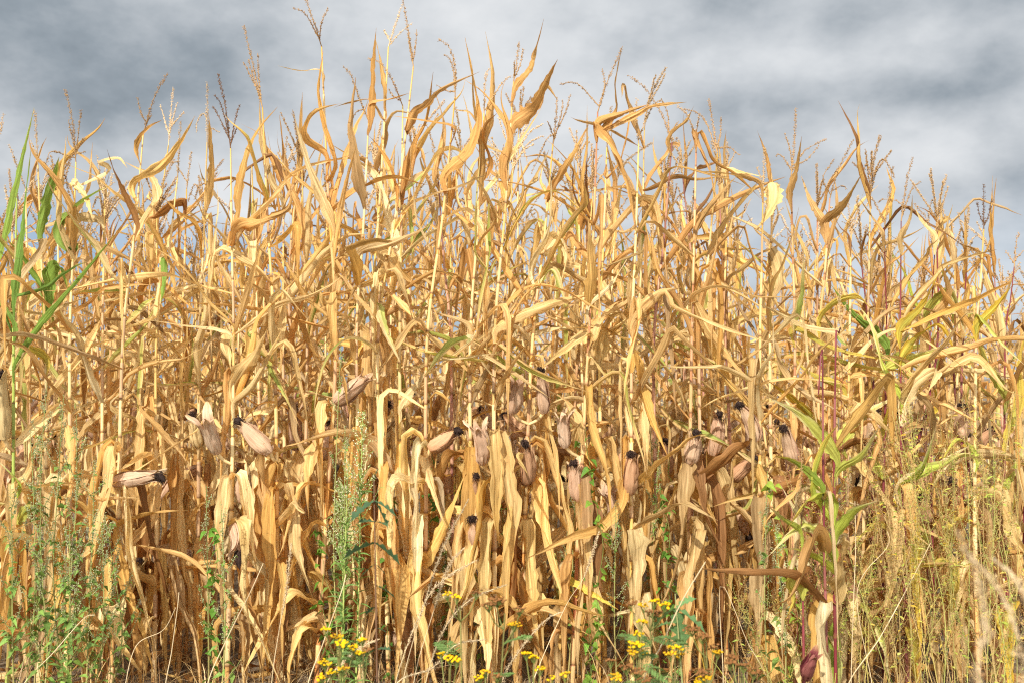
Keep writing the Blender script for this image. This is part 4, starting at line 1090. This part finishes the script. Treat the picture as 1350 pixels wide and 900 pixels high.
def tansy(px_b, D, heads, label, rng, feather=1., hgt=None):
    D = D * .76
    """heads: (pixel x, y, colour, number of buttons)"""
    top = min(heads, key=lambda h: h[1]); P, b = stem_line(px_b, (np.mean([h[0] for h in heads]), top[1] + 18), D, rng, .012); P = P - b
    root = thing('tansy', label, 'wildflower', b, 'tansies along the field edge')
    st = MB(); lf = MB(); st.tube(P, np.linspace(.0038, .0018, 20), lin(120, 112, 62), 6)
    for hx_, hy_, c, nbt in heads:
        h = at(hx_, hy_, D + rng.normal() * .04) - b; i = max(4, int(np.clip(np.argmin(np.abs(P[:, 2] - (h[2] - .09))), 4, 18)))
        br = spline([P[i], P[i] * .4 + h * .6 + [0, 0, -.02], h - [0, 0, .012]], 8); st.tube(br, np.linspace(.0018, .0012, 8), lin(124, 124, 66), 5)
        fm = MB(); base_c = lin(232, 182, 24) if c == 'y' else (lin(136, 92, 52) if c == 'b' else lin(212, 160, 32))
        R0 = .0048 * math.sqrt(nbt)
        for k in range(nbt):
            r = R0 * math.sqrt((k + .5) / nbt); a = k * 2.4; q = h + np.array([r * math.cos(a), r * math.sin(a), rng.normal() * .002 + r * .12 * rng.normal()])
            q = q + np.array([0, -1, .25]) * 0
            st.tube(np.array([br[-1] - [0, 0, .008], q * .5 + br[-1] * .5 - [0, 0, .004], q]), .0007, lin(116, 126, 62), 4)
            # one button: a flat-topped dome
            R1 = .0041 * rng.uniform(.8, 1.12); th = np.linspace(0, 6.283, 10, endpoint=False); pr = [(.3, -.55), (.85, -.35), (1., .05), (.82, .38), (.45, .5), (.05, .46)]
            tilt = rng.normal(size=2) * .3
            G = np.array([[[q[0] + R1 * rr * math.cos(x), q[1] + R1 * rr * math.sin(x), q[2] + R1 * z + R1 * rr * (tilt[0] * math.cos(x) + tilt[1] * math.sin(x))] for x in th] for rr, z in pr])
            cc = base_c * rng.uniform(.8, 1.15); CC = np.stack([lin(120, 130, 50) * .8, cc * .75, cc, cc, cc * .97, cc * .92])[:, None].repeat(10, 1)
            U = np.zeros((6, 10, 3)); U[..., 0] = np.cos(th)[None]; U[..., 1] = np.sin(th)[None] * .2
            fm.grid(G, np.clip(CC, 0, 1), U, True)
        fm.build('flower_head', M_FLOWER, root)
    for k in range(int(10 * feather)):
        t = rng.uniform(.35, .93); p, d = lerp_path(P, t); a = k * 2.4 + rng.normal() * .3; e = rng.uniform(-.1, .7); L = rng.uniform(.07, .13)
        dv = np.array([math.cos(a) * math.cos(e), math.sin(a) * math.cos(e), math.sin(e)]); s = np.cross(dv, [0, 0, 1.]); s /= np.linalg.norm(s) + 1e-6
        q = np.linspace(0, 1, 8)[:, None]; R_ = p + dv * q * L - np.array([0, 0, 1]) * q ** 2 * L * .35
        st.tube(R_, .0008, lin(96, 116, 58), 3); c = lin(112, 138, 74) * rng.uniform(.75, 1.25)
        for j in range(11):
            u = .15 + .85 * j / 11; pp, dd = lerp_path(R_, u); l = .034 * math.sin(math.pi * (.2 + .75 * u)) * L / .1
            for sg in (-1, 1): lobed_leaf(lf, pp, dv * .55 + s * sg, l, l * .42, c * rng.uniform(.85, 1.15), rng, 4, .2)
    st.build('stem', M_STEM, root); lf.build('foliage', M_WEED, root)

def seed_weed(px_b, px_t, D, label, group, rng, name='seed_weed', n=10, cols=None):
    P, b = stem_line(px_b, px_t, D, rng, .06); P = P - b; root = thing(name, label, 'weed', b, group)
    sc0 = lin(176, 164, 84) if cols is None else cols[0]; gr = lin(188, 156, 92) if cols is None else cols[1]
    st = MB(); st.tube(P, np.linspace(.0021, .0007, 20), sc0 * rng.uniform(.85, 1.1), 5); sp, sdr = [], []; lf = MB()
    for i in range(n):
        t = .25 + .7 * i / n + rng.normal() * .02; p, d = lerp_path(P, min(t, .97)); a = rng.uniform(0, 6.28); l = rng.uniform(.12, .26) * (1.2 - t * .7)
        br = spline([p, p + np.array([math.cos(a) * .35, math.sin(a) * .35, .6]) * l, p + np.array([math.cos(a) * .5, math.sin(a) * .5, 1.15]) * l], 8)
        st.tube(br, np.linspace(.0009, .0004, 8), sc0, 4)
        for k in range(40):
            pp, dd = lerp_path(br, rng.uniform(.15, 1)); o = rng.normal(size=3); sp.append(pp + o * .007); sdr.append(o + dd * 20)
        for k in range(4):
            pp, dd = lerp_path(br, rng.uniform(.05, .7)); o = rng.normal(size=3); o[2] = abs(o[2]) * .6
            flat_leaf(lf, pp, o, rng.uniform(.012, .032), rng.uniform(.004, .008), (YELLOW + LIME)[rng.integers(5)] * rng.uniform(.8, 1.05), rng, 'line', .4)
    for k in range(60):
        pp, dd = lerp_path(P, rng.uniform(.6, 1)); o = rng.normal(size=3); sp.append(pp + o * .004); sdr.append(o + dd * 20)
    st.build('stem', M_STEM, root); lf.build('foliage', M_WEED, root)
    s = MB(); s.spindles(np.array(sp), np.array(sdr), rng.uniform(.004, .0075, len(sp)), rng.uniform(.0022, .0036, len(sp)), np.clip(gr * rng.uniform(.65, 1.25, (len(sp), 1)) * (1 + .12 * rng.normal(size=(len(sp), 3))), 0, 1))
    s.build('seed_head', M_SEED, root)
    return root

def grass_straw(pts, D, label, rng, head=.0, thick=.0013, col=None, group='pale dry grass straws', hr=.007):
    """a long dry culm; head: share of its length that carries a fluffy ear"""
    P = [at(x, y, D + rng.normal() * .02) for x, y in pts]; b = np.array([P[0][0], P[0][1], 0.])
    if P[0][2] > .02: P = [b + (P[0] - b) * .5 + [rng.normal() * .01, 0, 0]] + P; P = [b] + P
    P = spline(P, 40) - b; root = thing('grass_straw', label, 'dry grass', b, group)
    c = col if col is not None else lin(214, 190, 148)
    mb = MB(); mb.tube(P, np.linspace(thick * 1.2, thick * .6, 40), c * rng.uniform(.85, 1.05), 5); mb.build('stem', M_STEM, root)
    if head:
        k0 = 1 - head; n = 420; t = rng.uniform(k0, 1, n); x = t * 39; i = np.minimum(x.astype(int), 38); f = (x - i)[:, None]
        pp = P[i] * (1 - f) + P[i + 1] * f; d = P[i + 1] - P[i]; d /= np.linalg.norm(d, axis=1, keepdims=True); o = rng.normal(size=(n, 3))
        env = np.sin(np.clip((t - k0) / head, 0, 1) * math.pi)[:, None] ** .6
        s = MB(); s.spindles(pp + o * env * hr * .5, d + o * .35, rng.uniform(.005, .011, n), .0017, np.clip(lin(206, 180, 140) * rng.uniform(.7, 1.2, (n, 1)), 0, 1)); s.build('seed_head', M_SEED, root)

def climber(px_b, px_t, D, label, rng, n=40, col=None):
    P, b = stem_line(px_b, px_t, D, rng, .05); P = P - b
    tw = np.linspace(0, 16, 20); P = P + np.stack([.015 * np.cos(tw), .015 * np.sin(tw), 0 * tw], 1) * np.linspace(0, 1, 20)[:, None]
    root = thing('bindweed', label, 'weed', b, 'bindweed climbing the stalks')
    mb = MB(); mb.tube(spline(P, 40), .0011, lin(116, 130, 62), 4); mb.build('stem', M_STEM, root); lf = MB(); col = col if col is not None else lin(104, 146, 52)
    for k in range(n):
        p, d = lerp_path(P, rng.uniform(.05, 1)); a = rng.uniform(0, 6.28)
        flat_leaf(lf, p + rng.normal(size=3) * .014, np.array([math.cos(a), math.sin(a), rng.uniform(-.6, .2)]), rng.uniform(.022, .045), rng.uniform(.018, .034), col * rng.uniform(.65, 1.3), rng, 'heart', .4)
    lf.build('foliage', M_WEED, root)

def grass_tuft(px, py, D, label, rng, n=16, L=.35, col=None, w=.006):
    b = at(px, py, D); b[2] = 0.; root = thing('grass_tuft', label, 'grass', b, 'green grass tufts at the field edge'); mb = MB()
    for k in range(n):
        a = rng.uniform(0, 6.28); e = rng.uniform(35, 85); P = grow(rng.normal(size=3) * [.025, .025, 0], a, L * rng.uniform(.6, 1.2), e, e - rng.uniform(20, 110), .55, .15, rng, .3, .06, 10)
        strip(mb, P, w * rng.uniform(.6, 1.2), np.array([-math.sin(a), math.cos(a), .2]), np.clip((GREEN + LIME + LIME + YELLOW)[rng.integers(11)] * rng.uniform(.8, 1.15), 0, 1))
    mb.build('blades', M_WEED, root)

wr = np.random.default_rng(77)
GF = 'goosefoot weeds among the stalks'
for xb, xt, yt, D, lab, lf in [
    (48, 62, 503, 3.95, 'tallest grey-green goosefoot weed beside the green-bladed corn', .8), (30, 40, 568, 3.85, 'goosefoot weed with green diamond leaves before the green-bladed corn', 1.6),
    (92, 84, 520, 3.9, 'grey-green goosefoot weed with slender seed spike before the short upright tassel', .9), (104, 101, 548, 3.8, 'bushy goosefoot weed with bright leaves before the five-branched tassel', 1.6),
    (120, 124, 600, 3.85, 'goosefoot weed leaning toward the dark hanging blade', 1.4), (20, 14, 640, 3.7, 'low goosefoot weed at the edge of the view', 1.3),
    (50, 52, 690, 3.5, 'shorter leafy goosefoot weed low in its patch', 1.8),
    (112, 132, 672, 3.75, 'goosefoot weed with drooping side spikes by the short pale-tasselled corn', 1.2), (88, 92, 690, 3.55, 'small fresh green goosefoot weed at the foot of its patch', 1.9),
    (140, 140, 690, 3.9, 'thin goosefoot weed at the outer side of its patch', 1.0), ]:
    goosefoot(xb, (xt, yt), D, lab, GF, wr, 15, lf)
for xb, xt, yt, D, lab, lf in [(278, 272, 640, 3.9, 'thin goosefoot weed between the curled-branch and the dark brown tasselled corn', .35), (292, 291, 660, 3.8, 'sparse goosefoot weed in front of the hanging pale blades', .5),
    (455, 450, 445, 4.1, 'tall green goosefoot weed beside the pink cob on the tall forked plant', .7), (446, 455, 560, 4.0, 'goosefoot weed with dark leaves before the tall forked plant', 1.), (640, 612, 640, 4.3, 'goosefoot weed half hidden behind the sword-bladed corn', .7),
    (592, 586, 660, 4.3, 'goosefoot weed with dark green leaves by the thin purple stalk', 1.2), (768, 762, 560, 4.3, 'thin goosefoot weed behind the wine-red stalk', .5), (815, 812, 660, 4.0, 'slender goosefoot weed with tiny grey leaves before the white-yellow stalk', .3),
    (851, 853, 520, 4.3, 'goosefoot weed rising between white-yellow and purple stalks', .7), (872, 868, 590, 4.2, 'goosefoot weed near the arched-tassel corn', .8), (745, 748, 700, 4.2, 'low goosefoot weed at the foot of the wine-red stalk', 1.),
    (1010, 1012, 620, 3.95, 'pale goosefoot weed before the spreading spike tassel', .5), (1030, 1022, 690, 3.8, 'yellowing goosefoot weed beside the small red plant', .6)]:
    goosefoot(xb, (xt, yt), D, lab, GF, wr, 12, lf, spread=.11, seed=.8)
horseweed(470, (478, 545), 3.7, 'tall horseweed with pale fluffy plume between the crossing corn stalks', wr)
horseweed(452, (459, 610), 3.6, 'shorter horseweed with dense narrow leaves', wr, plume=.4)
horseweed(444, (448, 640), 3.75, 'slim horseweed half hidden behind the other two', wr)
sow_thistle(492, (493, 632), 2.7, [((492, 655), (.5, .9), 50), ((492, 650), (-.9, .5), 52), ((492, 660), (.9, .4), 44), ((492, 645), (.2, -.6), 30), ((492, 705), (-1, .25), 60), ((492, 708), (.9, .55), 54), ((492, 695), (.7, -.1), 36), ((492, 690), (-.6, -.2), 34),
    ((492, 740), (-.5, .3), 32), ((492, 742), (.5, .4), 24), ((492, 782), (.8, .4), 42), ((492, 785), (-.7, .4), 30), ((492, 858), (-.9, .4), 34), ((492, 850), (.7, -.2), 30), ((492, 822), (.6, .2), 22)],
    'dark blue-green sow thistle with lobed leaves on a thin brown stem', wr, lin(74, 100, 66), lin(110, 80, 58))
sow_thistle(906, (890, 782), 2.75, [((892, 800), (.9, .5), 60), ((891, 795), (-.8, .7), 64), ((893, 808), (.2, .9), 70), ((892, 792), (.6, -.5), 46), ((893, 815), (-.9, .1), 40), ((890, 786), (-.4, -.5), 36)],
    'pale green sow thistle with broad lobed leaves above the tansy', wr, lin(100, 130, 78), lin(150, 150, 96))
tansy(452, 3.2, [(430, 828, 'y', 7), (450, 846, 'y', 12), (466, 852, 'y', 8), (444, 838, 'o', 10)], 'tansy with small bright yellow buttons before the tall forked corn', wr)
tansy(436, 3.15, [(428, 872, 'y', 10), (437, 885, 'y', 9), (424, 892, 'y', 8), (452, 880, 'o', 9)], 'lowest tansy with round yellow buttons near the horseweeds', wr)
tansy(478, 3.25, [(478, 842, 'y', 8), (474, 860, 'y', 9), (484, 855, 'b', 9)], 'tansy with mixed yellow and brown buttons by the sow thistle stem', wr)
tansy(586, 3.2, [(582, 862, 'y', 8), (594, 866, 'y', 10), (602, 870, 'y', 6)], 'tansy with a row of yellow buttons before the hooked-tassel corn', wr, .6)
tansy(596, 3.4, [(590, 782, 'y', 8), (602, 786, 'y', 7), (628, 780, 'b', 10)], 'tall tansy with the highest yellow buttons', wr, .7)
tansy(642, 3.3, [(655, 790, 'b', 22), (644, 796, 'b', 16), (678, 822, 'o', 14), (685, 802, 'b', 10)], 'tansy with withered brown button heads', wr, 1.2)
tansy(640, 3.05, [(640, 884, 'o', 8), (632, 892, 'y', 8), (655, 890, 'b', 8)], 'low tansy with few buttons between brown heads and soil', wr, 1.6)
tansy(702, 3.2, [(704, 864, 'y', 8), (694, 860, 'y', 6), (712, 880, 'y', 7)], 'tansy with pale yellow buttons before the many-pronged corn', wr, 1.1)
tansy(842, 3.1, [(846, 818, 'y', 9), (842, 834, 'y', 7), (838, 848, 'y', 14), (846, 860, 'y', 6), (834, 858, 'o', 8)], 'bushy tansy with dense bright yellow button clusters', wr, 1.8)
tansy(872, 3.3, [(862, 792, 'y', 9), (876, 796, 'y', 12), (848, 797, 'o', 8), (862, 806, 'b', 24), (832, 795, 'b', 10)], 'tallest bushy tansy with yellow and brown heads under the sow thistle leaves', wr, 1.4)
tansy(890, 3.15, [(890, 853, 'y', 14), (884, 860, 'o', 10), (896, 862, 'o', 8)], 'tansy with one wide orange-yellow button head', wr, 1.5)
tansy(852, 3.0, [(840, 884, 'b', 18), (850, 894, 'b', 12), (826, 878, 'b', 10), (812, 894, 'o', 6)], 'low tansy with brown heads and feathery dark leaves', wr, 2)
tansy(922, 3.2, [(912, 828, 'b', 20), (926, 838, 'b', 16), (940, 852, 'b', 12), (946, 858, 'o', 8)], 'tansy with brown heads in a slanting row', wr, 1.1)
tansy(930, 3.0, [(926, 886, 'b', 20), (930, 892, 'o', 12), (922, 898, 'y', 8)], 'tansy with brown and gold heads low in the grass', wr, 1.2)
tansy(985, 3.1, [(966, 866, 'b', 12), (980, 876, 'b', 14), (994, 884, 'b', 12), (962, 872, 'b', 8)], 'tansy with rusty heads beside long green grass', wr, .8)
tansy(800, 3.15, [(805, 870, 'b', 7), (812, 890, 'o', 7)], 'leafy tansy nearly without flowers', wr, 2.2)
tansy(735, 3.2, [(745, 888, 'o', 6), (728, 893, 'y', 5)], 'low leafy tansy before the wine-red corn stalk', wr, 2.0)

# the thin yellow weeds that stand in front of the short corn
names = ['straw-coloured seed weed', 'ochre-brown seed weed', 'greenish thin seed weed']
def front_nick(x): return min(hx, key=lambda h: abs(h['x'] - x))['nick']
for i in range(54):
    x = 1020 + 345 * (1 - wr.random() ** 1.5); D = wr.uniform(3.1, 4.3) if x > 1190 else wr.uniform(3.65, 4.3)
    ytop = np.interp(x, [1010, 1100, 1180, 1260, 1340, 1370], [740, 660, 545, 480, 455, 450]) + abs(wr.normal()) * 85
    k = wr.integers(3); cols = [(lin(178, 160, 90), lin(182, 148, 92)), (lin(182, 154, 98), lin(172, 134, 84)), (lin(160, 160, 86), lin(174, 154, 92))][k]
    seed_weed(x + wr.normal() * 10, (x + wr.normal() * 45, ytop), D, f'{names[k]} with fine grains standing before the {front_nick(x)}', ['yellow seed weeds', 'ochre seed weeds', 'greenish seed weeds'][k], wr, n=int(wr.integers(7, 13)), cols=cols)
for px_, top, D in [(1042, 640, 3.9), (1050, 588, 3.8), (1096, 540, 4.05), (1105, 460, 4.2)]:
    seed_weed(px_, (px_, top), D, f'reddish seed weed with dense rusty spike before the {front_nick(px_)}', 'reddish seed weeds', wr, n=9, cols=(lin(150, 84, 72), lin(186, 140, 100)))
S = grass_straw
S([(530, 905), (558, 800), (585, 720), (618, 657)], 3.0, 'grey fluffy grass head crossing the thin purple corn stalk', wr, .35)
S([(545, 905), (570, 810), (592, 745), (612, 722)], 3.05, 'pale grass straw with short fluffy head, lower than the grey one', wr, .25)
S([(520, 905), (560, 795), (590, 760), (628, 738)], 2.95, 'bowed pale grass straw before the open cob', wr, .4)
S([(560, 905), (585, 830), (620, 790), (668, 770)], 2.9, 'long bowed grass straw reaching toward brown tansy', wr, .4)
S([(660, 905), (690, 850), (722, 815), (742, 806)], 2.9, 'bowed grass straw between brown tansy and wine-red stalk', wr, .45)
S([(273, 905), (300, 840), (330, 780), (347, 742)], 3.3, 'straight pale straw leaning across golden hanging blades', wr, 0, .002)
S([(358, 905), (368, 830), (377, 780), (384, 715)], 3.3, 'upright pale straw with small woolly tip', wr, .3, .0015)
S([(405, 905), (425, 850), (450, 780), (456, 757)], 3.1, 'leaning bleached straw before the yellow tansy', wr, 0, .0022)
S([(430, 905), (455, 870), (480, 850), (500, 842)], 3.1, 'low bowed bleached straw by the yellow tansy', wr, .3, .0018)
S([(520, 905), (570, 880), (600, 850), (640, 842)], 3.0, 'flat bowed straw over the tansy row', wr, .4, .0016)
S([(218, 905), (226, 860), (234, 800), (236, 780)], 3.4, 'thin pale straw under the open pale cob', wr, 0, .0018)
S([(847, 905), (872, 850), (900, 790), (930, 740)], 2.6, 'thick pale straw slanting before the sow thistle', wr, 0, .002)
S([(1117, 905), (1160, 840), (1200, 767), (1227, 715)], 3.4, 'bleached straw slanting across the lime-bladed corn', wr, 0, .002)
S([(1122, 905), (1125, 800), (1128, 720), (1127, 660)], 3.5, 'upright white straw beside the crimson stalks', wr, 0, .0018)
S([(1150, 905), (1130, 780), (1170, 720), (1170, 700)], 3.6, 'crooked grey straw among the yellow weeds', wr, 0, .0014)
S([(950, 770), (985, 845), (1000, 870), (1010, 890)], 3.4, 'fine straw hanging in front of rusty tansy heads', wr, 0, .0014)
S([(700, 905), (745, 800), (770, 760), (790, 700)], 3.6, 'fine pale straw before the wine-red corn foot', wr, .2, .0014)
S([(165, 905), (180, 850), (215, 830), (232, 800)], 3.7, 'short bent straw over the bare soil', wr, 0, .0016)
S([(30, 905), (70, 860), (110, 815), (125, 810)], 3.5, 'bent pale straw at the foot of the goosefoot patch', wr, 0, .002)
S([(1350, 905), (1348, 860), (1320, 780), (1268, 722)], 1.0, 'large blurred beige grass plume close to the viewer', wr, .5, .0012, group='blurred grass plumes', hr=.009)
S([(1375, 905), (1370, 850), (1345, 770), (1308, 735)], 1.05, 'second blurred grass plume, behind the larger one', wr, .5, .0012, group='blurred grass plumes', hr=.009)
S([(1290, 905), (1300, 840), (1290, 760), (1262, 700)], .95, 'thin blurred grass plume bending over the weeds', wr, .4, .001, group='blurred grass plumes', hr=.006)
climber(780, (776, 560), 4.05, 'bindweed with round green leaves climbing before the wine-red stalk', wr, 55)
climber(770, (792, 660), 3.9, 'bindweed with lighter leaves low between wine-red and bent-blade corn', wr, 40, lin(126, 158, 56))
climber(655, (662, 640), 4.3, 'bindweed half hidden behind the pale-sheathed corn', wr, 36)
climber(548, (566, 600), 4.25, 'bindweed with dark leaves between hooked and drooping tassel corn', wr, 40, lin(82, 120, 44))
climber(297, (288, 690), 3.9, 'bindweed at the foot of the dark brown tasselled corn', wr, 36)
climber(436, (420, 700), 4.1, 'bindweed with fresh leaves beside the golden folded blade', wr, 46, lin(96, 134, 44))
climber(520, (516, 640), 4.2, 'dark bindweed behind the tallest straight tassel corn', wr, 44, lin(78, 112, 44))
climber(1022, (1018, 640), 3.9, 'yellow-green bindweed beside the spreading spike tassel corn', wr, 30, lin(140, 158, 52))
climber(885, (875, 640), 4.1, 'bindweed between purple and red-footed corn', wr, 44, lin(88, 124, 46))
for px_, D, lab, L, n in [(960, 3.3, 'broad-bladed green grass tuft under the rusty tansy heads', .42, 18), (1000, 3.4, 'long lime grass tuft leaning beside rusty tansy', .5, 16), (935, 3.6, 'grass tuft with reddish and lime blades behind the tansy', .45, 16), (1030, 3.3, 'yellow-green grass tuft near the small red corn', .36, 16),
    (905, 3.1, 'green grass tuft under the pale sow thistle', .36, 20), (620, 3.1, 'thin green grass tuft between tansies', .3, 24), (560, 3.2, 'grass tuft with fine blades before the hooked-tassel corn', .34, 24), (785, 3.3, 'green grass tuft under the leafy tansy', .34, 20), (1085, 3.4, 'dry yellow grass tuft at the foot of the crimson stalks', .4, 22), (1180, 3.4, 'yellow grass tuft beneath the seed weeds', .4, 26), (1260, 3.3, 'grass tuft in the middle of the weedy corner', .4, 26), (1325, 3.3, 'outermost yellow grass tuft of the weedy corner', .4, 24), (490, 3.3, 'fine green grass tuft at the sow thistle stem', .34, 26), (700, 3.35, 'short green grass tuft before the many-pronged corn', .3, 20), (410, 3.35, 'small grass tuft near the lowest tansy', .26, 20)]:
    grass_tuft(px_, 800, D, lab, wr, n, L, w=.0095 if 'broad' in lab or 'long' in lab or 'reddish' in lab else .005)

for i in range(30):                                                   # dead grass standing along the foot of the crop
    px_ = 20 + i * 44 + wr.normal() * 14; D = wr.uniform(3.35, 4.2)
    b = at(px_, 800, D); b[2] = 0.; root = thing('dry_grass_tuft', f'tuft of dead straw-coloured grass at the foot of the {front_nick(px_)}', 'dry grass', b, 'dead grass tufts along the foot of the corn'); mb = MB()
    for k in range(34):
        a = wr.uniform(0, 6.28); e = wr.uniform(35, 88); P = grow(wr.normal(size=3) * [.05, .04, 0], a, wr.uniform(.18, .5), e, e - wr.uniform(10, 120), .55, .12, wr, .4, .08, 9)
        strip(mb, P, wr.uniform(.002, .005), np.array([-math.sin(a), math.cos(a), .2]), np.clip((TAN + GREY + BROWN)[wr.integers(10)] * wr.uniform(.7, 1.), 0, 1))
    mb.build('blades', M_WEED, root)
